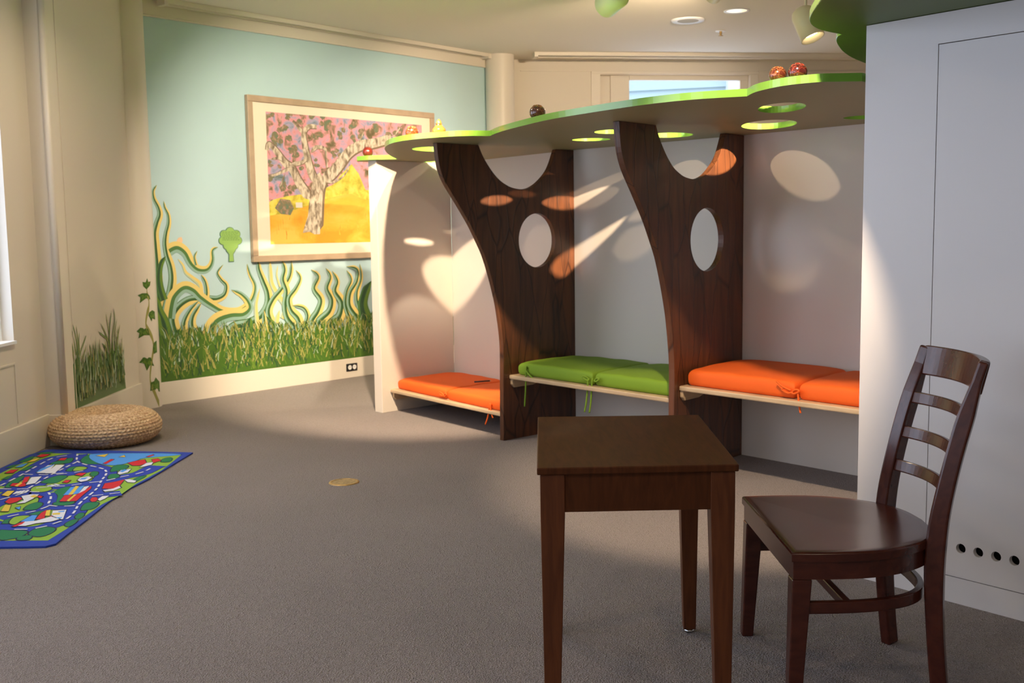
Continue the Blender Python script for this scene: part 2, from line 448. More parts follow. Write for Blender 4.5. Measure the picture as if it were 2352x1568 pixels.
ART_BLOBS = [((1.125,2.318),0.05),((1.241,2.238),0.06),((1.33,2.332),0.05),((1.439,2.29),0.05),((1.554,2.338),0.06),((1.189,2.157),0.07),((1.15,2.077),0.05),((1.353,2.027),0.07),((1.297,2.133),0.05),((1.609,2.16),0.06),((1.744,2.279),0.06),((1.873,2.215),0.06),((1.8,2.047),0.05),((1.6,1.947),0.04),((2.011,2.296),0.06),((2.006,2.192),0.05),((2.145,2.231),0.06),((2.288,2.292),0.06),((2.429,2.226),0.06),((2.577,2.277),0.06),((1.119,1.919),0.04),((1.19,1.912),0.03),((1.218,1.735),0.07),((1.101,1.792),0.05),((1.327,1.728),0.05),((1.422,1.9),0.04),((1.864,2.008),0.05),((2.727,2.264),0.07),((1.668,2.325),0.06),((1.237,1.627),0.05),((1.151,1.586),0.06)]
RUG_OUTLINE = [(-1.962,6.357),(-1.979,6.048),(-1.997,5.689),(-2.005,5.608),(-2.027,5.473),(-2.033,5.184),(-2.013,4.861),(-2.003,4.616),(-1.993,4.469),(-2.021,4.433),(-2.104,4.43),(-2.219,4.436)]
RUG_FIELD = [(-2.011,6.286),(-1.995,5.877),(-2.026,5.555),(-2.023,5.298),(-2.046,5.13),(-2.042,4.91),(-2.04,4.693),(-2.047,4.514),(-2.262,4.525)]
RUG_ROADS = [[(-2.751,5.543),(-2.751,5.739),(-2.766,6.038),(-2.762,6.246),(-2.66,6.336)],[(-2.66,6.336),(-2.582,6.14),(-2.496,6.043),(-2.403,5.97),(-2.327,5.899),(-2.276,5.79),(-2.241,5.627),(-2.197,5.453),(-2.177,5.29),(-2.162,5.137),(-2.121,4.975),(-2.107,4.854),(-2.135,4.768),(-2.166,4.713),(-2.241,4.683),(-2.351,4.709)],[(-2.575,6.116),(-2.58,5.959),(-2.584,5.81),(-2.572,5.57),(-2.567,5.438)],[(-2.746,5.81),(-2.585,5.79),(-2.464,5.844),(-2.408,5.959)],[(-2.719,5.475),(-2.577,5.461),(-2.462,5.506),(-2.377,5.52),(-2.307,5.573),(-2.213,5.625),(-2.155,5.721),(-2.089,5.799),(-2.067,5.947),(-2.057,5.991)],[(-2.418,5.375),(-2.358,5.266),(-2.304,5.112),(-2.232,5.092),(-2.167,5.096)],[(-2.297,5.096),(-2.326,5.002),(-2.382,4.944),(-2.432,4.879)],[(-2.159,5.289),(-2.097,5.32),(-2.034,5.352)],[(-2.605,5.238),(-2.561,5.33),(-2.527,5.4),(-2.423,5.375)],[(-2.584,5.81),(-2.524,5.827),(-2.464,5.844)]]
RUG_PATCHES = [('lake',[(-2.575,6.306),(-2.531,6.207),(-2.437,6.084),(-2.368,6.034),(-2.292,6.029),(-2.232,6.139),(-2.205,6.208),(-2.011,6.286),(-2.146,6.337),(-2.413,6.356),(-2.567,6.35)]),('tree',[(-2.569,6.162),(-2.592,6.283),(-2.58,6.319),(-2.536,6.207),(-2.433,6.072),(-2.464,6.063),(-2.51,6.077)]),('tree',[(-2.542,5.892),(-2.554,5.98),(-2.503,5.998),(-2.496,5.921),(-2.502,5.879)]),('tree',[(-2.566,5.618),(-2.557,5.726),(-2.531,5.776),(-2.478,5.752),(-2.473,5.661),(-2.481,5.593)]),('tree',[(-2.368,5.796),(-2.379,5.86),(-2.345,5.847),(-2.321,5.773),(-2.333,5.743)]),('tree',[(-2.276,5.853),(-2.311,5.986),(-2.292,6.029),(-2.233,6.003),(-2.215,5.924),(-2.244,5.872)]),('tree',[(-2.069,6.093),(-2.083,6.176),(-2.058,6.209),(-2.031,6.172),(-2.02,6.09)]),('tree',[(-2.226,5.685),(-2.252,5.778),(-2.212,5.786),(-2.179,5.723),(-2.193,5.683)]),('tree',[(-2.072,5.646),(-2.064,5.715),(-2.033,5.734),(-2.038,5.653),(-2.044,5.605)]),('tree',[(-2.395,5.392),(-2.394,5.474),(-2.355,5.5),(-2.309,5.315),(-2.284,5.194),(-2.294,5.178),(-2.345,5.318)]),('tree',[(-2.285,5.128),(-2.299,5.178),(-2.25,5.175),(-2.209,5.189),(-2.197,5.139),(-2.23,5.116)]),('tree',[(-2.107,5.021),(-2.136,5.135),(-2.111,5.167),(-2.069,5.148),(-2.056,5.05),(-2.082,5.02)]),('tree',[(-2.085,4.897),(-2.09,4.958),(-2.065,4.956),(-2.048,4.895),(-2.057,4.858)]),('tree',[(-2.078,4.765),(-2.077,4.837),(-2.05,4.85),(-2.038,4.763),(-2.047,4.728)]),('tree',[(-2.183,4.632),(-2.183,4.701),(-2.14,4.726),(-2.092,4.696),(-2.082,4.627),(-2.104,4.575),(-2.153,4.591)]),('tree',[(-2.337,4.681),(-2.297,4.679),(-2.204,4.66),(-2.194,4.58),(-2.225,4.542),(-2.268,4.538)]),('tree',[(-2.2,4.554),(-2.189,4.586),(-2.153,4.591),(-2.137,4.531),(-2.179,4.524)]),('tree',[(-2.399,5.053),(-2.411,5.135),(-2.39,5.183),(-2.349,5.148),(-2.335,5.05),(-2.371,5.036)]),('tree',[(-2.384,4.796),(-2.4,4.862),(-2.372,4.898),(-2.344,4.794)]),('tree',[(-2.334,4.956),(-2.305,5.001),(-2.283,5.015),(-2.281,4.938)]),('tree',[(-2.714,5.522),(-2.742,5.639),(-2.746,5.739),(-2.727,5.778),(-2.685,5.596),(-2.676,5.51)]),('tree',[(-2.715,6.08),(-2.699,6.171),(-2.651,6.239),(-2.611,6.119),(-2.643,6.086)]),('tree',[(-2.939,6.164),(-2.942,6.259),(-2.911,6.305),(-2.887,6.184),(-2.912,6.139)]),('tree',[(-2.943,5.984),(-2.946,6.05),(-2.905,6.081),(-2.898,6.003)]),('tree',[(-2.819,5.703),(-2.819,5.764),(-2.8,5.793),(-2.785,5.701)]),('tree',[(-2.811,5.91),(-2.817,5.997),(-2.792,6.04),(-2.776,5.929)]),('tree',[(-2.945,6.381),(-2.908,6.416),(-2.838,6.424),(-2.853,6.362)]),('light',[(-2.539,5.437),(-2.555,5.512),(-2.519,5.532),(-2.467,5.506),(-2.437,5.449),(-2.453,5.404),(-2.495,5.398)]),('light',[(-2.355,4.809),(-2.377,4.898),(-2.349,4.927),(-2.308,4.917),(-2.315,4.836),(-2.316,4.778)]),('light',[(-2.502,5.889),(-2.519,5.977),(-2.483,5.986),(-2.449,5.951),(-2.457,5.897)]),('red',[(-2.169,5.451),(-2.199,5.566),(-2.164,5.593),(-2.124,5.649),(-2.098,5.502),(-2.109,5.447)]),('white',[(-2.15,5.413),(-2.109,5.447),(-2.098,5.502),(-2.075,5.464),(-2.092,5.4),(-2.13,5.385)]),('white',[(-2.124,5.649),(-2.1,5.657),(-2.047,5.615),(-2.043,5.575),(-2.084,5.588)]),('red',[(-2.137,5.21),(-2.148,5.262),(-2.128,5.266),(-2.104,5.225),(-2.099,5.18),(-2.114,5.175)]),('white',[(-2.104,5.225),(-2.105,5.286),(-2.073,5.293),(-2.072,5.232),(-2.082,5.19)]),('red',[(-2.258,6.072),(-2.228,6.127),(-2.189,6.159),(-2.146,6.064),(-2.163,5.998),(-2.203,6.0)]),('red',[(-2.147,6.157),(-2.121,6.183),(-2.083,6.129),(-2.105,6.061)]),('white',[(-2.147,5.953),(-2.146,6.064),(-2.113,6.085),(-2.1,6.016),(-2.125,5.973)]),('white',[(-2.22,5.808),(-2.229,5.882),(-2.181,5.911),(-2.169,5.825),(-2.199,5.775)]),('sky',[(-2.226,5.85),(-2.217,5.903),(-2.193,5.89),(-2.199,5.827)]),('red',[(-2.402,6.07),(-2.401,6.186),(-2.375,6.172),(-2.377,6.057)]),('red',[(-2.208,6.244),(-2.19,6.298),(-2.175,6.283),(-2.188,6.23)]),('yellow',[(-2.528,6.29),(-2.473,6.336),(-2.461,6.249)]),('yellow',[(-2.371,6.243),(-2.358,6.291),(-2.334,6.241)]),('sky',[(-2.318,5.316),(-2.351,5.49),(-2.332,5.498),(-2.295,5.323)]),('yellow',[(-2.295,5.323),(-2.335,5.517),(-2.313,5.506),(-2.276,5.331)]),('sky',[(-2.276,5.331),(-2.309,5.497),(-2.292,5.524),(-2.252,5.347)]),('white',[(-2.252,5.347),(-2.281,5.495),(-2.261,5.513),(-2.246,5.419),(-2.246,5.365)]),('red',[(-2.284,5.194),(-2.309,5.315),(-2.273,5.322),(-2.249,5.192)]),('yellow',[(-2.252,5.2),(-2.267,5.33),(-2.254,5.33),(-2.236,5.191)]),('red',[(-2.236,5.191),(-2.254,5.33),(-2.246,5.419),(-2.251,5.512),(-2.229,5.455),(-2.218,5.328),(-2.2,5.197)]),('red',[(-2.255,4.862),(-2.278,4.968),(-2.277,5.031),(-2.244,4.936),(-2.214,4.859)]),('yellow',[(-2.237,4.92),(-2.272,5.015),(-2.258,5.03),(-2.216,4.919)]),('white',[(-2.182,4.85),(-2.24,5.013),(-2.179,5.025),(-2.124,4.854)]),('sky',[(-2.208,4.995),(-2.181,5.01),(-2.173,4.986),(-2.197,4.979)]),('sky',[(-2.166,4.886),(-2.144,4.893),(-2.138,4.87),(-2.16,4.864)]),('yellow',[(-2.21,4.934),(-2.218,4.962),(-2.185,4.971),(-2.174,4.935)]),('red',[(-2.197,4.866),(-2.211,4.911),(-2.198,4.911),(-2.18,4.865)]),('white',[(-2.291,4.748),(-2.288,4.819),(-2.242,4.832),(-2.201,4.903),(-2.14,4.855),(-2.162,4.813),(-2.222,4.787),(-2.251,4.746)]),('red',[(-2.311,4.742),(-2.302,4.799),(-2.287,4.827),(-2.28,4.776),(-2.292,4.734)]),('sky',[(-2.309,4.821),(-2.306,4.894),(-2.303,4.932),(-2.278,4.93),(-2.25,4.832),(-2.284,4.819)]),('red',[(-2.557,5.193),(-2.572,5.27),(-2.527,5.285),(-2.501,5.257),(-2.5,5.19),(-2.519,5.157)]),('white',[(-2.484,5.155),(-2.476,5.222),(-2.53,5.311),(-2.497,5.344),(-2.452,5.342),(-2.444,5.254),(-2.448,5.17)]),('yellow',[(-2.481,5.299),(-2.475,5.334),(-2.441,5.306),(-2.447,5.271)]),('red',[(-2.437,5.288),(-2.44,5.314),(-2.414,5.295),(-2.408,5.26)]),('red',[(-2.652,5.575),(-2.707,5.736),(-2.688,5.755),(-2.646,5.633)]),('white',[(-2.619,5.554),(-2.669,5.734),(-2.62,5.751),(-2.585,5.59)]),('red',[(-2.695,5.539),(-2.709,5.598),(-2.637,5.593),(-2.611,5.534),(-2.63,5.516)]),('yellow',[(-2.671,5.538),(-2.675,5.625),(-2.656,5.594),(-2.648,5.518)]),('white',[(-2.687,5.838),(-2.71,6.035),(-2.679,6.055),(-2.623,5.834)]),('sky',[(-2.697,5.849),(-2.711,5.946),(-2.684,6.067),(-2.675,6.021),(-2.682,5.88)]),('white',[(-2.633,5.824),(-2.664,6.043),(-2.613,6.039),(-2.583,5.831)]),('red',[(-2.709,6.172),(-2.714,6.231),(-2.681,6.236),(-2.668,6.169)]),('red',[(-2.448,5.781),(-2.441,5.822),(-2.403,5.824),(-2.396,5.747)]),('red',[(-2.44,5.6),(-2.445,5.649),(-2.416,5.648),(-2.41,5.589)]),('white',[(-2.378,5.645),(-2.389,5.706),(-2.353,5.734),(-2.321,5.701),(-2.322,5.632),(-2.343,5.604)]),('sky',[(-2.373,5.655),(-2.375,5.695),(-2.345,5.713),(-2.344,5.663)]),('yellow',[(-2.492,5.011),(-2.529,5.133),(-2.499,5.132),(-2.453,5.009)]),('sky',[(-2.45,5.072),(-2.435,5.095),(-2.413,5.038)]),('yellow',[(-2.643,5.335),(-2.655,5.425),(-2.618,5.423),(-2.594,5.306)]),('red',[(-2.87,5.85),(-2.871,5.924),(-2.836,5.933),(-2.825,5.847)]),('sky',[(-2.878,5.99),(-2.879,6.068),(-2.854,6.101),(-2.842,5.999)]),('yellow',[(-2.876,6.137),(-2.872,6.218),(-2.846,6.24),(-2.839,6.146)]),('red',[(-2.889,6.291),(-2.88,6.352),(-2.829,6.343),(-2.841,6.264)])]
RUG_CROSSINGS = [[(-2.588,5.35),(-2.595,5.413)],[(-2.574,5.358),(-2.581,5.421)],[(-2.56,5.366),(-2.567,5.429)],[(-2.542,5.374),(-2.551,5.437)],[(-2.489,5.527),(-2.453,5.506)],[(-2.479,5.545),(-2.443,5.514)],[(-2.468,5.563),(-2.432,5.533)]]
GRASS_BLADES = [([(6.882,0.765),(6.91,0.694),(6.929,0.617),(6.927,0.492)],0.0192),([(6.861,0.724),(6.882,0.66),(6.905,0.557)],0.0192),([(6.933,0.754),(6.945,0.678),(6.95,0.552)],0.0157),([(6.98,0.706),(6.963,0.639),(6.966,0.55)],0.014),([(7.092,0.67),(7.038,0.624),(6.966,0.55),(6.933,0.428)],0.021),([(6.85,0.644),(6.862,0.575),(6.892,0.465)],0.0262),([(7.083,0.6),(7.017,0.531),(6.963,0.424)],0.0175),([(7.132,0.608),(7.153,0.528),(7.167,0.396)],0.0227),([(7.189,0.608),(7.203,0.535),(7.179,0.427)],0.0157),([(7.233,0.604),(7.221,0.52),(7.188,0.426)],0.0122),([(7.308,0.622),(7.305,0.543),(7.32,0.409)],0.0175),([(7.26,0.581),(7.279,0.48),(7.298,0.378)],0.0157),([(7.29,0.677),(7.386,0.634),(7.451,0.601),(7.476,0.524)],0.0227),([(7.34,0.731),(7.408,0.665),(7.46,0.6),(7.493,0.522)],0.0175),([(7.447,0.789),(7.469,0.72),(7.49,0.624),(7.493,0.522)],0.0157),([(7.561,0.8),(7.511,0.703),(7.485,0.59),(7.492,0.454)],0.0227),([(7.594,0.822),(7.606,0.735),(7.554,0.631),(7.524,0.484)],0.0192),([(7.652,0.738),(7.602,0.647),(7.582,0.512)],0.0192),([(7.705,0.692),(7.652,0.608),(7.577,0.478)],0.0192),([(7.337,0.593),(7.424,0.53),(7.479,0.422)],0.0262),([(7.323,0.554),(7.366,0.49),(7.44,0.4)],0.021),([(7.721,0.594),(7.71,0.497),(7.658,0.399)],0.0175),([(7.662,0.682),(7.631,0.596),(7.64,0.401)],0.014),([(7.735,0.473),(7.733,0.389),(7.68,0.291)],0.0192)]
GRASS_BASE = [(6.856,0.207),(6.845,0.347),(6.852,0.501),(6.935,0.554),(7.002,0.476),(7.121,0.532),(7.19,0.504),(7.278,0.474),(7.357,0.43),(7.454,0.492),(7.564,0.514),(7.668,0.467),(7.73,0.439),(7.764,0.209)]
IVY_STEM = [(-0.713,0.94),(-0.722,0.889),(-0.637,0.845),(-0.663,0.78),(-0.761,0.745),(-0.865,0.68),(-0.855,0.636),(-0.656,0.583),(-0.522,0.537),(-0.479,0.485),(-0.576,0.413),(-0.695,0.342),(-0.778,0.269),(-0.779,0.196),(-0.602,0.133),(-0.4,0.063),(-0.258,0.026)]
IVY_LEAVES = [[(-0.748,0.922),(-0.921,0.949),(-0.95,0.981),(-0.781,0.977),(-0.674,1.009),(-0.628,0.979),(-0.47,0.982),(-0.531,0.95)],[(-0.545,0.844),(-0.801,0.854),(-1.138,0.82),(-1.099,0.863),(-1.228,0.88),(-0.99,0.895),(-0.731,0.893),(-0.595,0.874)],[(-0.26,0.684),(-0.481,0.698),(-0.526,0.673),(-0.714,0.722),(-0.647,0.747),(-0.452,0.76),(-0.266,0.747)],[(-0.69,0.569),(-1.005,0.572),(-1.304,0.549),(-1.242,0.589),(-1.381,0.604),(-1.179,0.632),(-0.781,0.621)],[(-0.236,0.43),(-0.509,0.42),(-0.538,0.472),(-0.432,0.51),(-0.224,0.522)],[(-0.518,0.328),(-0.78,0.336),(-0.951,0.297),(-1.08,0.354),(-1.329,0.363),(-1.113,0.402),(-0.701,0.397)],[(-0.148,0.117),(-0.598,0.144),(-0.827,0.137),(-0.776,0.203),(-0.569,0.21),(-0.458,0.238),(-0.142,0.198)]]


# ------------------------------------------------------------------ room plan
LX = -2.986
MUR0 = Vector((-2.786, 8.246)); MDIR = Vector((1.444, 1.616)).normalized(); MLEN = 3.90
MN = Vector((MDIR.y, -MDIR.x))                     # into the room
def mural(s, z, d=0.0):
    p = MUR0 + MDIR * s + MN * d
    return (p.x, p.y, z)
WIN0 = Vector((0.13, 11.38)); WDIR = Vector((3.77, 0.45)).normalized()
WN = Vector((WDIR.y, -WDIR.x))
def winw(s, z, d=0.0):
    p = WIN0 + WDIR * s + WN * d
    return (p.x, p.y, z)
BX, BY = 7.0, -3.2

struct('floor', MB().box((-3.3, -3.4, -0.1), (7.2, 12.6, 0.0)), MT['carpet'])
struct('ceiling', MB().box((-3.3, -3.4, CEIL), (7.2, 12.6, CEIL + 0.1)), MT['ceiling'])

# left wall with four windows
WINS = [(4.95, 6.30), (2.55, 4.15), (0.25, 1.85), (-2.05, -0.45)]
ZS, ZH = 0.70, 2.72
mb = MB()
edges = [-3.4] + sorted([v for w in WINS for v in w]) + [6.68]
for i in range(0, len(edges), 2):
    mb.box((LX - 0.2, edges[i], 0), (LX, edges[i + 1], CEIL))
for a, b in WINS:
    mb.box((LX - 0.2, a, 0), (LX, b, ZS)); mb.box((LX - 0.2, a, ZH), (LX, b, CEIL))
struct('wall_left', mb, MT['wall'])
# pilaster and the recessed painted panel beyond it
PX = -2.862
mb = MB(); mb.box((LX - 0.2, 6.68, 0), (PX, 6.83, CEIL))
mb.tube([(PX - 0.012, 6.69, 0.2), (PX - 0.012, 6.69, CEIL)], 0.022, 16)
struct('trim_1', mb, MT['trim'])
struct('wall_left_far', MB().box((LX - 0.2, 6.83, 0), (-2.872, 8.30, CEIL)), MT['wall'])
def frame_win(k, a, b, n_mull):
    mb = MB()
    x0, x1 = LX - 0.13, LX - 0.07
    w = 0.05
    mb.box((x0, a, ZS), (x1, a + w, ZH)); mb.box((x0, b - w, ZS), (x1, b, ZH))
    mb.box((x0, a + w, ZS), (x1, b - w, ZS + w)); mb.box((x0, a + w, ZH - w), (x1, b - w, ZH))
    for i in range(1, n_mull):
        y = a + (b - a) * i / n_mull
        mb.box((x0, y - 0.02, ZS + w), (x1, y + 0.02, ZH - w))
    mb.box((LX - 0.07, a, ZS - 0.0), (LX + 0.018, b, ZS + 0.018))            # sill
    fr = struct('window_%d' % k, mb, MT['ring'])
    g = MB().box((LX - 0.103, a + 0.05, ZS + 0.05), (LX - 0.097, b - 0.05, ZH - 0.05)).build('pane', MT['glass'], fr)
    # daylight portal fills the opening
    ld = bpy.data.lights.new('daylight', 'AREA'); ld.shape = 'RECTANGLE'
    ld.size = b - a; ld.size_y = ZH - ZS
    ld.cycles.is_portal = True
    lo = bpy.data.objects.new('daylight', ld); C.objects.link(lo)
    lo.location = (LX - 0.18, (a + b) / 2, (ZS + ZH) / 2)
    lo.rotation_euler = Vector((1, 0, 0)).to_track_quat('-Z', 'Z').to_euler()
for i, (a, b) in enumerate(WINS):
    frame_win(i + 1, a, b, 1 if i == 0 else 2)
# recessed panels under the sill, drawn by thin mouldings
mb = MB()
for y0, y1 in ((4.98, 6.29), (2.6, 4.1), (0.3, 1.8)):
    for (a, b, c, d) in ((y0, y1, 0.575, 0.585), (y0, y0 + 0.01, 0.215, 0.575), (y1 - 0.01, y1, 0.215, 0.575)):
        mb.box((LX, a, c), (LX + 0.006, b, d))
struct('trim_2', mb, MT['trim'])
mb = MB(); mb.box((LX, -3.2, 0), (LX + 0.018, 6.68, 0.205)); mb.box((LX, 6.665, 0), (PX + 0.018, 6.68, 0.20))
mb.box((PX, 6.665, 0), (PX + 0.018, 6.83, 0.20)); mb.box((-2.872, 6.83, 0), (-2.872 + 0.018, 8.1, 0.205))
struct('baseboard_left', mb, MT['trim'], bevel=0.004)
mb = MB(); mb.box((-2.872, 6.87, 0.205), (-2.868, 6.876, CEIL))
struct('trim_3', mb, MT['trim'])

# mural wall
def wallbox(fn, s0, s1, z0, z1, d0, d1, mb=None, mi=0):
    mb = mb or MB()
    vs = [fn(s0, z0, d0), fn(s1, z0, d0), fn(s1, z0, d1), fn(s0, z0, d1), fn(s0, z1, d0), fn(s1, z1, d0), fn(s1, z1, d1), fn(s0, z1, d1)]
    return mb.add(vs, [(0,3,2,1),(4,5,6,7),(0,1,5,4),(1,2,6,5),(2,3,7,6),(3,0,4,7)], mi)
struct('wall_mural', wallbox(mural, -0.12, MLEN + 0.1, 0, CEIL, -0.2, 0), MT['blue'])
struct('baseboard_mural', wallbox(mural, -0.05, MLEN, 0, 0.18, 0, 0.02), MT['trim'], bevel=0.004)
mb = wallbox(mural, -0.05, MLEN, 2.998, CEIL, 0, 0.022)
wallbox(mural, -0.05, MLEN, 2.995, 3.008, 0.0, 0.03, mb)
struct('trim_4', mb, MT['trim'], bevel=0.003)

# window wall
WS0, WS1, WZ0, WZ1 = 1.15, 2.44, 0.95, 2.93
mb = MB()
wallbox(winw, -0.4, 0.86, 0, CEIL, -0.2, 0, mb); wallbox(winw, 2.50, 7.2, 0, CEIL, -0.2, 0, mb)
wallbox(winw, 0.86, 2.50, 2.965, CEIL, -0.2, 0, mb); wallbox(winw, 0.86, 2.50, 0, WZ0 - 0.05, -0.2, 0, mb)
struct('wall_window', mb, MT['wall'])
mb = MB()
wallbox(winw, 0.757, 0.857, WZ0 - 0.1, 2.985, 0, 0.016, mb)
wallbox(winw, 0.757, 2.60, 2.972, 3.0, 0, 0.02, mb)
wallbox(winw, 2.505, 2.60, WZ0 - 0.1, 2.972, 0, 0.016, mb)
wallbox(winw, 0.0, 0.757, 2.998, 3.010, 0, 0.012, mb); wallbox(winw, 2.6, 7.0, 2.998, 3.010, 0, 0.012, mb)
wallbox(winw, 3.70, 3.71, 0.0, 2.998, 0, 0.006, mb)
struct('trim_5', mb, MT['trim'], bevel=0.003)
mb = MB()
wallbox(winw, 0.86, 0.98, WZ0 - 0.05, 2.965, -0.12, -0.08, mb)
wallbox(winw, 0.98, 1.186, WZ0 - 0.05, 2.965, -0.09, -0.05, mb)
wallbox(winw, 1.186, 2.50, 2.915, 2.965, -0.10, -0.04, mb)
wallbox(winw, 2.412, 2.50, WZ0 - 0.05, 2.915, -0.10, -0.04, mb)
wallbox(winw, 1.186, 2.412, WZ0 - 0.05, WZ0, -0.10, -0.04, mb)
w5 = struct('window_5', mb, MT['trim'], bevel=0.003)
wallbox(winw, 1.186, 2.412, WZ0, 2.915, -0.075, -0.069).build('pane', MT['glass'], w5)
ld = bpy.data.lights.new('daylight', 'AREA'); ld.shape = 'RECTANGLE'; ld.size = 1.25; ld.size_y = 1.95; ld.cycles.is_portal = True
lo = bpy.data.objects.new('daylight', ld); C.objects.link(lo)
lo.location = winw(1.8, 1.93, -0.17); lo.rotation_euler = Vector((WN.x, WN.y, 0)).to_track_quat('-Z', 'Z').to_euler()

struct('wall_right', MB().box((BX, -3.4, 0), (BX + 0.2, 12.6, CEIL)), MT['wall'])
struct('wall_back', MB().box((-3.3, -3.4, 0), (BX, -3.2, CEIL)), MT['wall'])

# round columns
def column(k, x, y, r):
    mb = MB(); mb.lathe([(r, 0), (r, CEIL)], (x, y, 0), 64)
    struct(k, mb, MT['trim'])
column('trim_6', -2.90, 8.19, 0.142)
column('trim_7', -0.085, 11.10, 0.148)

# the house across the way, seen through the far window
hs = thing('neighbour_house', (4.5, 17.0, -0.5), 'pale blue clapboard house seen outside through the far window', 'house')
mb = MB()
for i in range(22):
    z = -0.5 + i * 0.28
    mb.add([(0.0, 16.95, z), (3.25, 16.95 - 0.9, z), (3.25, 17.0 - 0.9, z + 0.28), (0.0, 17.0, z + 0.28)], [(0, 1, 2, 3)])
    mb.add([(0.0, 16.95, z), (3.25, 16.05, z), (3.25, 16.10, z), (0.0, 17.0, z)], [(0, 1, 2, 3)])
mb.build('siding', MT['siding'], hs, fixn=False)
mb = MB(); mb.box((3.25, 15.9, -0.5), (3.42, 16.3, 6.0)); mb.box((3.62, 15.9, -0.5), (3.75, 16.3, 6.0)); mb.box((3.42, 16.0, -0.5), (3.62, 16.3, 6))
mb.build('corner_board', MT['siding_trim'], hs)

# ceiling tracks
def track(name, pts, w, label):
    a, b = Vector(pts[0]), Vector(pts[1])
    d = (b - a).normalized(); n = Vector((d.y, -d.x))
    t = thing(name, (a.x, a.y, CEIL - 0.04), label, 'track')
    def fn(s, z, e):
        p = a + d * s + n * e
        return (p.x, p.y, z)
    L = (b - a).length
    mb = wallbox(fn, 0, L, CEIL - 0.012, CEIL - 0.0005, -w / 2, w / 2)
    wallbox(fn, 0, L, CEIL - 0.035, CEIL - 0.012, w / 2 - 0.015, w / 2, mb)
    wallbox(fn, 0, L, CEIL - 0.035, CEIL - 0.012, -w / 2, -w / 2 + 0.015, mb)
    mb.build('rail', MT['trim'], t)
    for s in (0, L):
        wallbox(fn, s - 0.02, s + 0.02, CEIL - 0.05, CEIL - 0.0005, -w / 2 - 0.004, w / 2 + 0.004).build('end_cap', MT['trim'], t, bevel=0.003)
track('ceiling_track', ((-2.62, 8.27), (-0.22, 11.0)), 0.10, 'long cream ceiling track running along the painted mural wall')
track('ceiling_track', ((0.28, 10.98), (3.80, 11.42)), 0.16, 'cream ceiling track running along the far window wall')

# ------------------------------------------------------------------ mural painting
ms = [mat('mural_yellow', (0.74, 0.59, 0.20), 0.4), mat('mural_green', (0.075, 0.185, 0.055), 0.4), mat('mural_teal', (0.27, 0.44, 0.36), 0.4),
      mat('mural_dark_green', (0.030, 0.085, 0.035), 0.4), mat('mural_leaf_green', (0.13, 0.24, 0.03), 0.4), mat('mural_olive', (0.33, 0.33, 0.09), 0.4),
      mat('mural_mid_green', (0.065, 0.155, 0.018), 0.4), mat('mural_shell', (0.80, 0.55, 0.33), 0.4), mat('mural_pale', (0.42, 0.55, 0.40), 0.4)]
def ribbon(mb, pts, w0, w1, fn, d, mi, off=0.0, n=7, power=0.75, tip_end=True):
    """tapered painted stroke; off shifts it sideways as a fraction of the local width"""
    P = catmull([Vector((p[0], p[1], 0)) for p in pts], n)
    N = len(P); vs = []
    for i, p in enumerate(P):
        t = i / (N - 1)
        w = w0 + (w1 - w0) * t ** power
        if i < 4: w *= (i + 0.4) / 4.4
        tg = (P[min(i + 1, N - 1)] - P[max(i - 1, 0)]).normalized()
        nn = Vector((tg.y, -tg.x, 0))
        c = p + nn * off * w
        a, b = c + nn * w / 2, c - nn * w / 2
        vs += [fn(a.x, a.y, d), fn(b.x, b.y, d)]
    mb.add(vs, [(2 * i, 2 * i + 1, 2 * i + 3, 2 * i + 2) for i in range(N - 1)], mi)
mb = MB()
d = 0.0012
for k, (pts, w0, w1, st) in enumerate(MURAL_STROKES):
    d += 0.00045; w0 *= 1.35; w1 *= 1.65
    # side = +1 puts the yellow on the right of a downward stroke
    if st == 0:
        ribbon(mb, pts, w0 * .9, w1 * .8, mural, d, 0, -0.40); ribbon(mb, pts, w0 * .9, w1 * .72, mural, d + .0001, 1, 0.16); ribbon(mb, pts, w0 * .5, w1 * .26, mural, d + .0002, 2, 0.95); ribbon(mb, pts, w0 * .3, w1 * .16, mural, d + .0003, 3, -0.6)
    elif st == 1:
        ribbon(mb, pts, w0, w1, mural, d, 0, 0.35); ribbon(mb, pts, w0 * .9, w1 * .7, mural, d + .0001, 1, -0.02); ribbon(mb, pts, w0 * .5, w1 * .34, mural, d + .0002, 2, -0.65)
    elif st == 2:
        ribbon(mb, pts, w0, w1, mural, d, 0); ribbon(mb, pts, w0 * .4, w1 * .3, mural, d + .0001, 8, 1.0)
    else:
        ribbon(mb, pts, w0, w1, mural, d, 1, 0.1); ribbon(mb, pts, w0 * .5, w1 * .35, mural, d + .0001, 3, 0.6); ribbon(mb, pts, w0 * .4, w1 * .25, mural, d + .0002, 4, -0.6)
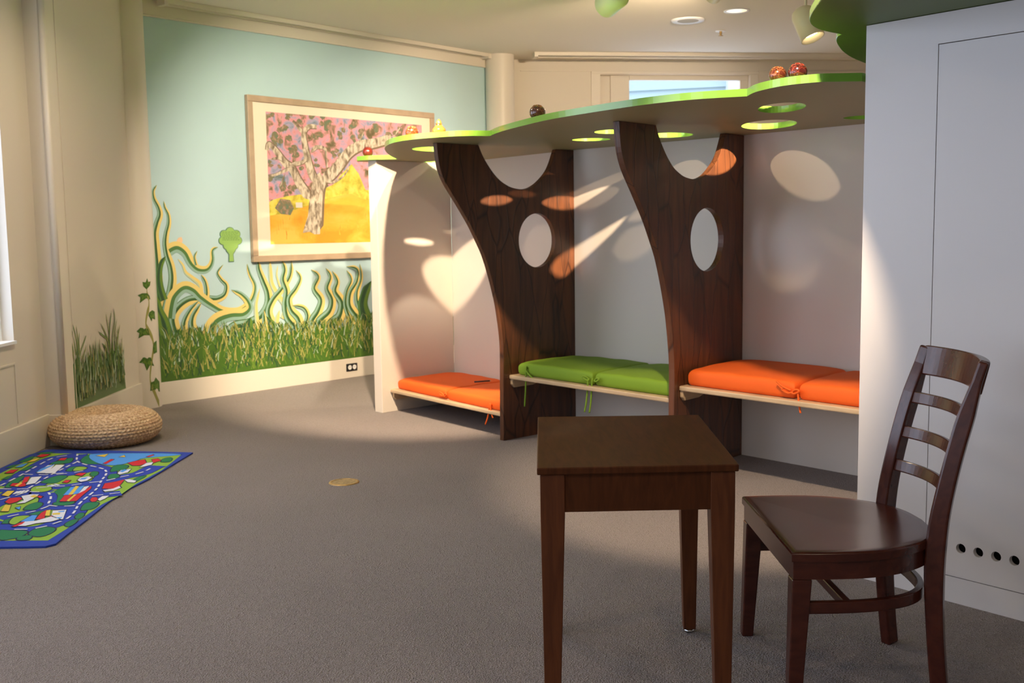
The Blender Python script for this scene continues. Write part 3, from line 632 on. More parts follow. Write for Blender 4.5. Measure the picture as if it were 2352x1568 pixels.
# grass belt along the bottom
d0 = d + 0.0006
top = [(0.0, 0.52)]
s = 0.0
rr = random.Random(3)
def belt_top(s):
    return 0.50 + 0.035 * sin(s * 3.1) + (0.05 if s < 0.4 else 0)
while s < MLEN - 0.25:
    s += 0.016
    top.append((s, belt_top(s) + rr.uniform(-0.03, 0.025)))
vs = []
for s, z in top:
    vs += [mural(s, 0.181, d0), mural(s, z, d0)]
mb.add(vs, [(2 * i, 2 * i + 2, 2 * i + 3, 2 * i + 1) for i in range(len(top) - 1)], 6)
for i in range(1500):
    s = rr.uniform(0.02, 2.6 if i < 1300 else 3.6)
    base = rr.uniform(0.185, 0.52) if rr.random() < .8 else rr.uniform(0.42, 0.54)
    h = rr.uniform(0.05, 0.13); lean = rr.uniform(-0.08, 0.08)
    w = rr.uniform(0.006, 0.015)
    z1 = min(base + h, belt_top(s) + 0.10)
    mi = rr.choice([5, 5, 4, 4, 1, 3, 6, 6, 3, 5, 5, 8]) if base > 0.24 else rr.choice([5, 4, 6, 3, 3, 4])
    dd = d0 + 0.0003 + 0.0002 * (i % 9)
    s = max(s, 0.05)
    m_ = (s + lean * .35, (base + z1) / 2 + 0.01)
    vs = [mural(max(s - w / 2, 0.001), base, dd), mural(s + w / 2, base, dd), mural(max(m_[0] - w * .4, .001), m_[1], dd), mural(m_[0] + w * .4, m_[1], dd), mural(max(s + lean, .001), z1, dd)]
    mb.add(vs, [(0, 1, 3, 2), (2, 3, 4)], mi)
vs = [mural(p[0], p[1], 0.002) for p in MURAL_SHELL]
mb.add(vs, [tuple(range(len(vs)))], 7)
tag(mb.build('painted_mural', ms, fixn=False), 'mural of curling green and yellow fronds rising from grass on the pale blue wall', 'mural')

# grass painted on the narrow left panel
def lp(y, z, d=0.0): return (-2.872 + d, y, z)
mb = MB()
def flat(mb, poly, fn, d, mi):
    tr = tessellate_polygon([[Vector((p[0], p[1], 0)) for p in poly]])
    mb.add([fn(p[0], p[1], d) for p in poly], [tuple(t) for t in tr], mi)
flat(mb, GRASS_BASE, lp, 0.0012, 6)
for k, (pts, w) in enumerate(GRASS_BLADES):
    ribbon(mb, pts, w * .35, w, lp, 0.002 + k * 0.0002, [1, 6, 5, 4][k % 4], power=.6)
    ribbon(mb, pts, w * .15, w * .4, lp, 0.0021 + k * 0.0002, [5, 5, 4, 3][k % 4], off=.5, power=.6)
for i in range(330):
    y = rr.uniform(6.88, 7.74); z0 = rr.uniform(0.24, 0.50); h = rr.uniform(0.06, 0.16); ln = rr.uniform(-.04, .04); w = rr.uniform(.008, .02)
    dd = 0.0072 + 0.0002 * (i % 8)
    mb.add([lp(y - w / 2, z0, dd), lp(y + w / 2, z0, dd), lp(y + ln, z0 + h, dd)], [(0, 1, 2)], rr.choice([5, 5, 4, 6, 1, 6, 8]))
tag(mb.build('painted_grass', ms, fixn=False), 'tall tufts of grass painted at the foot of the narrow cream wall panel', 'mural')

# ivy painted on the left column
def cyl(a, z, d=0.0):
    r = 0.142 + d
    return (-2.90 + r * cos(a), 8.19 + r * sin(a), z)
mb = MB()
ribbon(mb, IVY_STEM, 0.05, 0.06, cyl, 0.0012, 5, n=5)
for i, lf in enumerate(IVY_LEAVES):
    cx = sum(p[0] for p in lf) / len(lf); cz = sum(p[1] for p in lf) / len(lf)
    n = len(lf); vs = [cyl(cx, cz, 0.0024)] + [cyl(p[0], p[1], 0.0024) for p in lf]
    mb.add(vs, [(0, 1 + k, 1 + (k + 1) % n) for k in range(n)], 6)
    vs = [cyl(cx, cz, 0.003)] + [cyl(cx + (p[0] - cx) * .62, cz + (p[1] - cz) * .62, 0.003) for p in lf]
    mb.add(vs, [(0, 1 + k, 1 + (k + 1) % n) for k in range(0, n, 2)], 4)
tag(mb.build('painted_ivy', ms, fixn=False), 'trailing ivy with seven leaves painted down the round column in the left corner', 'mural')

# tree-shaped sign on the mural wall
sg = thing('tree_sign', mural(0.75, 1.15, 0.0), 'small green tree-shaped wall sign left of the framed picture', 'sign')
ss = [p[0] for p in MURAL_SIGN_TREE]; zz = [p[1] for p in MURAL_SIGN_TREE]
s_lo, s_hi, z_lo, z_hi = min(ss), max(ss), min(zz), max(zz)
mid = (s_lo + s_hi) / 2; RX = (s_hi - s_lo) / 2; zc_ = z_hi - (z_hi - z_lo) * .34; RZ = (z_hi - z_lo) * .34
def sign_outline(gr):
    out = []
    for i in range(112):                       # lobed crown, open at the foot
        th = -pi / 2 + .42 + (2 * pi - .84) * i / 111
        k = (.80 + .20 * abs(sin((th + pi / 2) * 3.5)) ** .8)
        out.append((mid + (RX * k - gr) * cos(th), zc_ + (RZ * k - gr) * sin(th)))
    tw = RX * .20 - gr
    top_ = out[-1][1]; neck = zc_ - RZ - (z_hi - z_lo) * .10
    out += [(mid - RX * .40 + gr, top_ - .01), (mid - tw, neck), (mid - tw * 1.15, z_lo + gr), (mid + tw * 1.15, z_lo + gr), (mid + tw, neck), (mid + RX * .40 - gr, top_ - .01)]
    return out
crown = [Vector((a, b, 0)) for a, b in sign_outline(0)]
cx, cz = mid, zc_
mb = MB().prism([(p.x, p.y) for p in crown], 0.001, 0.006, lambda a, b, c: mural(a, b, c))
mb.build('outline', mat('sign_outline_grey_green', (0.12, 0.24, 0.16), .5), sg)
mb = MB().prism(sign_outline(.006), 0.006, 0.008, lambda a, b, c: mural(a, b, c))
mb.build('face', mat('sign_leaf_green', (0.30, 0.52, 0.13), .5), sg)
mb = MB()
xs = [p.x for p in crown]
for j in range(7):
    z = cz + 0.055 - j * 0.011
    wdt = 0.5 if j > 0 else 0.36
    s0 = min(xs) + 0.035; s1 = max(xs) - 0.03
    k = s0
    while k < s0 + (s1 - s0) * (0.9 if j % 3 else 0.98):
        l = rr.uniform(.008, .028)
        mb.add([mural(k, z, .0085), mural(min(k + l, s1), z, .0085), mural(min(k + l, s1), z + .004, .0085), mural(k, z + .004, .0085)], [(0, 1, 2, 3)])
        k += l + .006
mb.build('print', mat('sign_print', (0.14, 0.28, 0.07), .6), sg, fixn=False)

# outlet on the mural baseboard
ot = thing('wall_outlet', mural(1.93, 0.06, 0.02), 'black power outlet plate with two white sockets on the mural baseboard', 'outlet')
mb = wallbox(mural, 1.868, 1.996, 0.062, 0.133, 0.02, 0.026); mb.build('plate', MT['black'], ot, bevel=0.002)
for s in (1.905, 1.959):
    circ = [(s + 0.021 * cos(a * pi / 12), 0.098 + 0.021 * sin(a * pi / 12)) for a in range(24)]
    sk = MB().prism(circ, 0.026, 0.030, lambda a, b, c: mural(a, b, c)).build('socket', MT['socket'], ot)
    mb = MB()
    for q in (-.007, .007): wallbox(mural, s + q - .0012, s + q + .0012, 0.097, 0.106, 0.030, 0.0306, mb)
    mb.build('slot', MT['black'], sk)

# framed picture
PS0, PS1, PZ0, PZ1 = 0.895, 3.045, 1.097, 2.480
pc = thing('framed_picture', mural(1.97, PZ0, 0.0), 'large oak-framed landscape print of a gnarled pale tree in a yellow field', 'picture')
fw = 0.052
mb = MB()
wallbox(mural, PS0, PS1, PZ1 - fw, PZ1, 0.004, 0.045, mb); wallbox(mural, PS0, PS1, PZ0, PZ0 + fw, 0.004, 0.045, mb)
wallbox(mural, PS0, PS0 + fw, PZ0 + fw, PZ1 - fw, 0.004, 0.045, mb); wallbox(mural, PS1 - fw, PS1, PZ0 + fw, PZ1 - fw, 0.004, 0.045, mb)
mb.build('frame', MT['frame'], pc, bevel=0.004)
wallbox(mural, PS0 + .02, PS1 - .02, PZ0 + .02, PZ1 - .02, 0.006, 0.026).build('mount', MT['mat'], pc)

def sky_art():
    m = mat('art_pink_sky', (0.8, 0.45, 0.5, 1), 0.7)
    nt = m.node_tree; b = nt.nodes['Principled BSDF']
    tc = nt.nodes.new('ShaderNodeTexCoord')
    n = nt.nodes.new('ShaderNodeTexNoise'); n.inputs['Scale'].default_value = 9; n.inputs['Detail'].default_value = 8; n.inputs['Distortion'].default_value = 0.6
    nt.links.new(tc.outputs['Object'], n.inputs['Vector'])
    rp = nt.nodes.new('ShaderNodeValToRGB')
    e = rp.color_ramp.elements
    e[0].position = 0.30; e[0].color = (0.10, 0.17, 0.12, 1)
    e[1].position = 0.75; e[1].color = (0.13, 0.10, 0.045, 1)
    for p, c in ((0.40, (0.36, 0.36, 0.50, 1)), (0.47, (0.66, 0.35, 0.43, 1)), (0.55, (0.74, 0.32, 0.33, 1)), (0.60, (0.42, 0.24, 0.18, 1)), (0.66, (0.18, 0.14, 0.07, 1))):
        x = e.new(p); x.color = c
    nt.links.new(n.outputs[0], rp.inputs[0]); nt.links.new(rp.outputs[0], b.inputs['Base Color'])
    return m
def noise_art(name, cols, scale, rough=.7, dist=0.5, stretch=(1, 1, 1)):
    m = mat(name, cols[0], rough)
    nt = m.node_tree; b = nt.nodes['Principled BSDF']
    tc = nt.nodes.new('ShaderNodeTexCoord'); mp = nt.nodes.new('ShaderNodeMapping'); mp.inputs['Scale'].default_value = stretch
    n = nt.nodes.new('ShaderNodeTexNoise'); n.inputs['Scale'].default_value = scale; n.inputs['Detail'].default_value = 7; n.inputs['Distortion'].default_value = dist
    nt.links.new(tc.outputs['Object'], mp.inputs[0]); nt.links.new(mp.outputs[0], n.inputs['Vector'])
    rp = nt.nodes.new('ShaderNodeValToRGB'); e = rp.color_ramp.elements
    e[0].position = 0.36; e[0].color = cols[0]; e[1].position = 0.66; e[1].color = cols[-1]
    for i, c in enumerate(cols[1:-1]):
        x = e.new(0.36 + 0.30 * (i + 1) / (len(cols) - 1)); x.color = c
    nt.links.new(n.outputs[0], rp.inputs[0]); nt.links.new(rp.outputs[0], b.inputs['Base Color'])
    return m
am = [sky_art(), noise_art('art_yellow_field', [(0.74, 0.33, 0.02, 1), (0.78, 0.44, 0.04, 1), (0.80, 0.54, 0.09, 1)], 3.0, stretch=(1, 1, 2)),
      noise_art('art_bushes', [(0.50, 0.40, 0.04, 1), (0.75, 0.62, 0.08, 1), (0.82, 0.68, 0.14, 1)], 14),
      noise_art('art_tree_bark', [(0.20, 0.15, 0.10, 1), (0.44, 0.35, 0.25, 1), (0.68, 0.57, 0.43, 1), (0.76, 0.66, 0.52, 1)], 28, stretch=(1, 1, .5)),
      noise_art('art_leaves', [(0.15, 0.21, 0.13, 1), (0.25, 0.19, 0.10, 1), (0.45, 0.29, 0.22, 1)], 30),
      mat('art_branch_shade', (0.22, 0.15, 0.09), .7), mat('art_farmhouse', (0.80, 0.70, 0.60), .7), noise_art('art_orange_weeds', [(0.78, 0.30, 0.03, 1), (0.82, 0.45, 0.05, 1), (0.84, 0.52, 0.07, 1)], 10)]
AS0, AS1, AZ0, AZ1 = 1.085, 2.885, 1.243, 2.355
mb = MB()
dd = 0.0265
def arect(s0, s1, z0, z1, d, mi): mb.add([mural(s0, z0, d), mural(s1, z0, d), mural(s1, z1, d), mural(s0, z1, d)], [(0, 1, 2, 3)], mi)
arect(AS0, AS1, AZ0, AZ1, dd, 0)
rb = random.Random(11)
for (p, r) in ART_BLOBS:
    for q in range(3):
        cx_, cz_ = p[0] + rb.uniform(-r, r) * .8, p[1] + rb.uniform(-r, r) * .6
        poly = []
        for a in range(11):
            R_ = r * rb.uniform(.45, .8) * .8
            poly.append((min(max(cx_ + R_ * cos(a * 2 * pi / 11), AS0), AS1), min(cz_ + R_ * .8 * sin(a * 2 * pi / 11), AZ1)))
        mb.add([mural(a, b, dd + .0004 + .0001 * q) for a, b in poly], [tuple(range(11))], 4)
def clampS(p): return (min(max(p[0], AS0), AS1), min(max(p[1], AZ0), AZ1))
f1 = [clampS(p) for p in ART_FIELD] + [(AS1, AZ0), (AS0, AZ0)]
f1[0] = (AS0, f1[0][1])
flat(mb, f1, mural, dd + .0008, 2)
f2 = [clampS(p) for p in ART_HILL] + [(AS1, AZ0), (AS0, AZ0)]
f2[0] = (AS0, f2[0][1])
flat(mb, f2, mural, dd + .0012, 1)
for i in range(70):
    s_ = rb.uniform(AS0 + .05, AS1 - .3); z_ = rb.uniform(AZ0 + .03, AZ0 + .28); h_ = rb.uniform(.03, .10)
    mb.add([mural(s_, z_, dd + .0015), mural(s_ + rb.uniform(.004, .012), z_, dd + .0015), mural(s_ + rb.uniform(-.015, .02), z_ + h_, dd + .0015)], [(0, 1, 2)], 7)
arect(1.36, 1.43, 1.555, 1.60, dd + .0015, 6)
flat(mb, [(1.14, 1.55), (1.20, 1.50), (1.30, 1.49), (1.34, 1.55), (1.30, 1.62), (1.20, 1.63)], mural, dd + .0016, 4)
def ribA(pts, w0, w1, d, mi, off=0):
    pp = [clampS(p) for p in pts]
    ribbon(mb, pp, w0, w1, mural, d, mi, off=off, power=1.0)
for k, (pts, w0, w1) in enumerate(ART_BRANCHES):
    if k == 0: continue
    ribA(pts, w0 * 1.08, w1 * 1.25, dd + .0018 + k * .0001, 5, .06)
    ribA(pts, w0, w1, dd + .0019 + k * .0001, 3, -.03)
flat(mb, ART_TRUNK, mural, dd + .0042, 3)
mb.build('print', am, pc, fixn=False)

# ------------------------------------------------------------------ reading nook unit
E0 = Vector((-0.965, 7.717)); C0 = Vector((-0.455, 8.21)); T1 = Vector((-0.062, 6.618)); T1R = Vector((0.425, 7.046))
T2R = Vector((1.341, 6.104)); T2D = Vector((sin(radians(41.5)), cos(radians(41.5)))); N3D = Vector((0.653, -0.757)).normalized()
N3E = T2R + N3D * 1.53
NZ = 1.85
T1D = (T1R - T1).normalized()
def vert_fn(o, d, side):
    n = Vector((-d.y, d.x)) * side
    return lambda s, z, e: ((o + d * s + n * e).x, (o + d * s + n * e).y, z)
# back walls
mb = MB()
pts = [C0, T1R, T2R, N3E]
outer = []
for a, b in ((C0, T1R), (T1R, T2R), (T2R, N3E)):
    dr = (b - a).normalized(); n = Vector((-dr.y, dr.x)); n = n if n.y > 0 else -n
    mb.add([(*a, 0), (*b, 0), (*(b + n * .03), 0), (*(a + n * .03), 0), (*a, NZ), (*b, NZ), (*(b + n * .03), NZ), (*(a + n * .03), NZ)],
           [(0,3,2,1),(4,5,6,7),(0,1,5,4),(1,2,6,5),(2,3,7,6),(3,0,4,7)])
struct('wall_nook', mb, MT['nook'])
# white end panel
ED = (C0 - E0).normalized()
fe = vert_fn(E0, ED, 1)
EL = (C0 - E0).length
ep = wallbox(fe, 0.0, EL - 0.001, 0, NZ - .0005, 0.0, 0.092).build('end_panel', MT['nook'], bevel=0.003)
tag(ep, 'off-white upright end panel closing the left side of the reading nooks', 'partition')

# tree-shaped panels
OUT = [(-0.484, 1.85), (-0.478, 1.78), (-0.462, 1.70), (-0.425, 1.62), (-0.355, 1.527), (-0.290, 1.44), (-0.232, 1.358), (-0.180, 1.27), (-0.132, 1.183), (-0.092, 1.08), (-0.059, 0.978), (-0.030, 0.87), (-0.010, 0.757), (0.004, 0.65), (0.008, 0.535), (0.004, 0.30), (0.0, 0.0)]
ARCH = [(-0.165, 1.85), (-0.135, 1.79), (-0.095, 1.735), (-0.05, 1.685), (0.0, 1.643), (0.05, 1.616), (0.10, 1.598), (0.178, 1.588), (0.25, 1.597), (0.31, 1.622), (0.37, 1.665), (0.42, 1.715), (0.455, 1.775), (0.487, 1.85)]
OVAL = [(0.313 + 0.160 * cos(a * pi / 24), 1.264 + 0.173 * sin(a * pi / 24)) for a in range(48)]
def tree_panel(o, d, depth, sc, side, label):
    n = Vector((-d.y, d.x))
    fn = lambda s, z, e: ((o + d * s + n * e).x, (o + d * s + n * e).y, z)
    ou = [(p.x, p.y) for p in catmull([Vector((a, b, 0)) for a, b in OUT], 3)]
    ar = [(p.x, p.y) for p in catmull([Vector((a, b, 0)) for a, b in ARCH], 4)]
    poly = ou + [(depth, 0.0), (depth, NZ - .001)] + ar[::-1]
    poly = [(a * (1 if a < 0 else sc), min(b, NZ - .001)) for a, b in poly]
    poly = [(min(a, depth), b) for a, b in poly]
    ov = [(a * sc, b) for a, b in OVAL]
    mb = MB().prism(poly, 0.0, 0.036, fn, holes=[ov])
    p = mb.build('tree_shaped_partition', MT['tree'], bevel=0.0025, angle=50)
    return tag(p, label, 'partition', None)
tree_panel(T1, T1D, 0.647, 1.0, 1, 'dark walnut tree-trunk divider between orange and green cushions, nearer the mural wall')
tree_panel(T2R - T2D * 0.733, T2D, 0.731, 1.08, 1, 'dark walnut tree-trunk divider right of the green cushions, nearer the white closet')

# canopy plate
front = [[(-1.106, 7.765), (-1.02, 7.68), (-0.93, 7.665), (-0.80, 7.66)],
         [(-0.80, 7.66), (-0.812, 7.35), (-0.80, 6.95), (-0.765, 6.60), (-0.69, 6.30), (-0.57, 6.09), (-0.41, 5.960), (-0.26, 5.89), (-0.106, 5.92)],
         [(-0.106, 5.92), (-0.05, 5.69), (0.068, 5.373), (0.209, 5.061), (0.443, 4.712), (0.607, 4.508), (0.767, 4.38), (0.955, 4.304)],
         [(0.955, 4.304), (0.963, 4.158), (1.025, 4.004), (1.124, 3.92), (1.20, 3.912), (1.286, 3.912)]]
poly = []
for seg_ in front:
    cp_ = catmull([Vector((a, b, 0)) for a, b in seg_], 8)
    poly += [(p.x, p.y) for p in cp_[:-1]]
side = Vector((0.68, 0.733)).normalized()
CAB0 = Vector((1.2965, 3.9055))
poly += [(1.286, 3.912)]
q = CAB0 + side * 1.45 + Vector((-side.y, side.x)) * .004
poly += [(q.x, q.y), (2.50, 5.06), (1.40, 6.16), (0.46, 7.11), (-0.42, 8.29), (-0.52, 8.33), (-1.04, 7.95), (-1.12, 7.86)]
HOLES = [(-0.445, 6.80, 0.18, 0.21), (-0.50, 8.03, 0.14, 0.085), (0.48, 6.25, 0.112, 0.10), (0.56, 5.765, 0.10, 0.125), (0.90, 6.03, 0.145, 0.16), (1.205, 4.74, 0.108, 0.20), (1.335, 5.505, 0.146, 0.25), (1.735, 5.20, 0.11, 0.095)]
hl = []
for (hx, hy, rx, ry) in HOLES:
    tl = -0.35 if ry > .15 else 0
    hl.append([(hx + rx * cos(a * pi / 20) * cos(tl) * 1 + ry * sin(a * pi / 20) * (-sin(tl)) * .25, hy + ry * sin(a * pi / 20)) for a in range(40)])
mb = MB().prism(poly, NZ, NZ + 0.030, holes=hl, mi=0, mi_bot=1, mi_top=0)
cn = mb.build('cloud_canopy', [MT['green_edge'], MT['green_under']], bevel=0.004, angle=50)
tag(cn, 'long cloud-shaped green canopy with oval holes lying over the reading nooks', 'canopy')

# plywood benches with their cushions
def quad_slab(A, B, Cc, D, z0, z1):
    vs = [(*A, z0), (*B, z0), (*Cc, z0), (*D, z0), (*A, z1), (*B, z1), (*Cc, z1), (*D, z1)]
    return MB().add(vs, [(0,3,2,1),(4,5,6,7),(0,1,5,4),(1,2,6,5),(2,3,7,6),(3,0,4,7)])
T1N = Vector((-T1D.y, T1D.x)); T2N = Vector((-T2D.y, T2D.x)); T2F = T2R - T2D * 0.733
def bench(A, B, Cc, D, zt, label, cleats):
    th = 0.026
    base = (A + B + Cc + D) / 4
    t = thing('bench', (base.x, base.y, zt - th), label, 'bench')
    quad_slab(A, B, Cc, D, zt - th, zt).build('seat_board', MT['ply'], t, bevel=0.006)
    for (P, d, n, L) in cleats:
        fn = lambda s, z, e: ((P + d * s + n * e).x, (P + d * s + n * e).y, z)
        H_ = 0.055
        poly = [(0.0, zt - th - .001), (L, zt - th - .001), (L, zt - th - .02), (L * .55, zt - th - H_), (0.02, zt - th - H_), (0.0, zt - th - H_ + .02)]
        vs = [fn(a, b, 0.0) for a, b in poly] + [fn(a, b, 0.02) for a, b in poly]
        n_ = len(poly)
        MB().add(vs, [tuple(range(n_))[::-1], tuple(range(n_, 2 * n_))] + [(i, (i + 1) % n_, n_ + (i + 1) % n_, n_ + i) for i in range(n_)]).build('cleat', MT['ply'], t, bevel=0.003)
    return t
EN = Vector((ED.y, -ED.x))
Z1, Z2, Z3 = 0.172, 0.418, 0.490
g = 0.0015
A1 = E0 + ED * 0.074 + EN * g; B1 = T1 + T1D * 0.02 + T1N * (0.036 + g); C1 = T1R + T1N * (0.036 + g) - T1D * .004; D1 = C0 - ED * .004 + EN * g
bench(A1, B1, C1 - (C1 - D1).normalized() * 0.0, D1, Z1, 'low plywood bench in the leftmost nook under orange cushions', [(A1 + ED * .02, ED, EN, 0.30)])
A2 = T1 + T1D * 0.052 - T1N * g; B2 = T2F + T2D * 0.045 + T2N * (0.036 + g); C2 = T2R + T2N * (0.036 + g) - T2D * .004; D2 = T1R - T1N * g - T1D * .004
bench(A2, B2, C2, D2, Z2, 'plywood bench in the middle nook under green cushions', [(A2 + T1D * .01, T1D, -T1N, 0.32)])
A3 = T2F + T2D * 0.050 - T2N * g; D3 = T2R - T2N * g - T2D * .004
SN = Vector((-side.y, side.x))
def meet(P, d, Q, e):
    # P + d*s on line Q + e*t
    det = d.x * (-e.y) + e.x * d.y
    r = Q - P
    s_ = (r.x * (-e.y) + e.x * r.y) / det
    return P + d * s_
B3 = meet(A3, N3D, CAB0 + SN * g, side); C3 = meet(D3, N3D, CAB0 + SN * g, side) - N3D * .004
bench(A3, B3, C3, D3, Z3, 'plywood bench in the rightmost nook under orange cushions beside the white closet', [(A3 + T2D * .01, T2D, -T2N, 0.30)])

def edge_par(i, n, size, r):
    k = 6
    if i <= k: return r / size * (1 - cos(pi / 2 * i / k))
    if i >= n - k: return 1 - r / size * (1 - cos(pi / 2 * (n - i) / k))
    return r / size + (1 - 2 * r / size) * (i - k) / (n - 2 * k)
def cushion(P, z0, th, m, label, group, ties, seed, dip=0.0, name='cushion'):
    """P: four plan corners front-left, front-right, back-right, back-left"""
    rc = random.Random(seed)
    c = (P[0] + P[1] + P[2] + P[3]) / 4
    t = thing(name, (c.x, c.y, z0), label, 'cushion', group)
    N = 30
    W = ((P[1] - P[0]).length + (P[2] - P[3]).length) / 2; L = ((P[3] - P[0]).length + (P[2] - P[1]).length) / 2
    mb = MB(); r = th * .34
    ph = [rc.uniform(0, 6) for _ in range(6)]
    for sgn in (1, -1):
        k = len(mb.v)
        for i in range(N + 1):
            u = edge_par(i, N, W, r)
            for j in range(N + 1):
                v = edge_par(j, N, L, r)
                # rounded plan corners
                cx_, cy_ = (u - .5) * 2, (v - .5) * 2
                kk = 1 - 0.035 * (abs(cx_) * abs(cy_)) ** 4
                uu, vv = .5 + cx_ * kk / 2, .5 + cy_ * kk / 2
                p = P[0] * (1 - uu) * (1 - vv) + P[1] * uu * (1 - vv) + P[2] * uu * vv + P[3] * (1 - uu) * vv
                d = min(min(u, 1 - u) * W, min(v, 1 - v) * L)
                e = max(0, 1 - (1 - min(d / r, 1)) ** 2.6) ** (1 / 2.6)
                bul = 0.010 * sin(pi * u) * sin(pi * v)
                wr = 0.0020 * sin(u * 19 + ph[0] + 3 * v) * sin(v * 15 + ph[1]) * (1 if sgn > 0 else 0)
                cpin = (abs(cx_) * abs(cy_)) ** 6 * 0.35
                if sgn > 0: z = z0 + th * .5 + (th * .5 * e + bul * e) * (1 - cpin) + wr * e - dip * e * sin(pi * u)
                else: z = z0 + th * .5 - th * .497 * e
                mb.v.append(Vector((p.x, p.y, z)))
        for i in range(N):
            for j in range(N):
                a = k + i * (N + 1) + j
                mb.f.append([a, a + 1, a + N + 2, a + N + 1]); mb.m.append(0); mb.sm.append(True)
    o = mb.build('cover', m, t)
    bm = bmesh.new(); bm.from_mesh(o.data); bmesh.ops.remove_doubles(bm, verts=bm.verts, dist=0.0004); bmesh.ops.recalc_face_normals(bm, faces=bm.faces); bm.to_mesh(o.data); bm.free()
    for path in ties:
        MB().tube(catmull([Vector(q) for q in path], 5), 0.0052, 6).build('tie', m, t)
    return t
def lerp(a, b, t): return a * (1 - t) + b * t
F1 = (B1 - A1).normalized(); in1 = Vector((-F1.y, F1.x))
def outp(P, F, dist): # point in front of the bench edge
    n = Vector((F.y, -F.x)); return P + n * dist
# nook 1
a = lerp(A1, D1, .06) + F1 * .03; bl = lerp(D1, A1, .03) + F1 * .02
ft = lerp(B1, C1, .03) - F1 * .01; bt = lerp(C1, B1, .03) - F1 * .02
m1 = lerp(a, ft, .50); m2 = lerp(bl, bt, .50)
def tie3(P, z, F, drop, side_=1, out=.012):
    q = outp(P, F, out)
    return [(P.x, P.y, z), (outp(P, F, out * .6).x, outp(P, F, out * .6).y, z + .012), (q.x, q.y, z - .01), ((q + F * .012 * side_).x, (q + F * .012 * side_).y, z - drop * .6), ((q + F * .03 * side_).x, (q + F * .03 * side_).y, z - drop)]
def bow(P, z, F):
    n = Vector((F.y, -F.x)); out = []
    for sx in (-1, 1):
        q1 = P + n * .014 + F * .03 * sx; q2 = P + n * .018 + F * .05 * sx; q3 = P + n * .012 + F * .02 * sx
        out.append([(P.x + n.x * .006, P.y + n.y * .006, z), (q1.x, q1.y, z + .018), (q2.x, q2.y, z + .012), (q3.x, q3.y, z - .004), ((P + n * .01).x, (P + n * .01).y, z)])
    return out
cushion([a, m1 - F1 * .001, m2 - F1 * .001, bl], Z1, .075, MT['orange'], 'brightly lit orange cushion with a black pencil on it, leftmost of all', 'orange cushions on the low bench', bow(m1 - F1 * .01, Z1 + .03, F1), 1)
cushion([m1 + F1 * .001, ft, bt, m2 + F1 * .001], Z1, .072, MT['orange'], 'orange cushion on the low bench pressed against the first tree trunk', 'orange cushions on the low bench', [tie3(lerp(m1, ft, .80), Z1 + .028, F1, .13, -1.6), tie3(lerp(m1, ft, .82), Z1 + .028, F1, .075, .8)], 2)
# nook 2
F2 = (B2 - A2).normalized()
a = lerp(A2, D2, .05) + F2 * .035; bl = lerp(D2, A2, .03) + F2 * .02; ft = lerp(B2, C2, .05) - F2 * .02; bt = lerp(C2, B2, .03) - F2 * .02
m1 = lerp(a, ft, .53); m2 = lerp(bl, bt, .53)
gm1 = m1
cushion([a, m1 - F2 * .001, m2 - F2 * .001, bl], Z2, .082, MT['greenc'], 'green cushion beside the first tree trunk with long ties hanging down', 'green cushions on the middle bench', [tie3(lerp(a, m1, .16), Z2 + .05, F2, .24, -.6), tie3(lerp(a, m1, .16), Z2 + .05, F2, .06, 2.6), tie3(m1 - F2 * .03, Z2 + .03, F2, .19, -1.0)] + bow(m1 - F2 * .02, Z2 + .035, F2)[:1], 3)
cushion([m1 + F2 * .001, ft, bt, m2 + F2 * .001], Z2, .082, MT['greenc'], 'green cushion partly hidden behind the second tree trunk', 'green cushions on the middle bench', [tie3(m1 + F2 * .004, Z2 + .03, F2, .19, -.8)] + bow(m1 + F2 * .02, Z2 + .035, F2)[1:], 4)
# nook 3
F3 = N3D
a = lerp(A3, D3, .05) + F3 * .02; bl = lerp(D3, A3, .03) + F3 * .02; ft = lerp(B3, C3, .05) - F3 * .02; bt = lerp(C3, B3, .03) - F3 * .02
m1 = lerp(a, ft, .49); m2 = a + (m1 - a) + (bl - a)
cushion([a, m1 - F3 * .001, m2 - F3 * .001, bl], Z3, .088, MT['orange'], 'orange cushion between the second tree trunk and a knotted tie', 'orange cushions on the right bench', bow(m1 - F3 * .02, Z3 + .035, F3) + [[(*(outp(m1 - F3 * .02, F3, .01)), Z3 + .045), (*(outp(m1 - F3 * .06, F3, .02)), Z3 + .06), (*(outp(m1 - F3 * .10, F3, .02)), Z3 + .085)]], 5)
btie = lerp(m2, bt, .42)
cushion([m1 + F3 * .001, ft, bt, m2 + F3 * .001], Z3, .086, MT['orange'], 'orange cushion running behind the white closet edge, one tie standing up at the wall', 'orange cushions on the right bench', [tie3(m1 + F3 * .02, Z3 + .04, F3, .10, .5), [(btie.x, btie.y, Z3 + .06), (btie.x + .002, btie.y, Z3 + .12), (btie.x + .001, btie.y, Z3 + .20)]], 6)
# pencil on the first cushion
pb = Vector((-0.215, 7.455))
pn = thing('pencil', (pb.x, pb.y, Z1 + .085), 'short black pencil lying on the leftmost orange cushion', 'pencil')
pd = Vector((0.9, 0.35, 0)).normalized()
c3 = Vector((pb.x, pb.y, Z1 + .0925))
MB().tube([c3 - pd * .06, c3 + pd * .055], 0.0055, 6).build('barrel', MT['pencil'], pn)
MB().tube([c3 + pd * .055, c3 + pd * .066], [0.0055, 0.001], 6).build('tip', MT['ply'], pn)

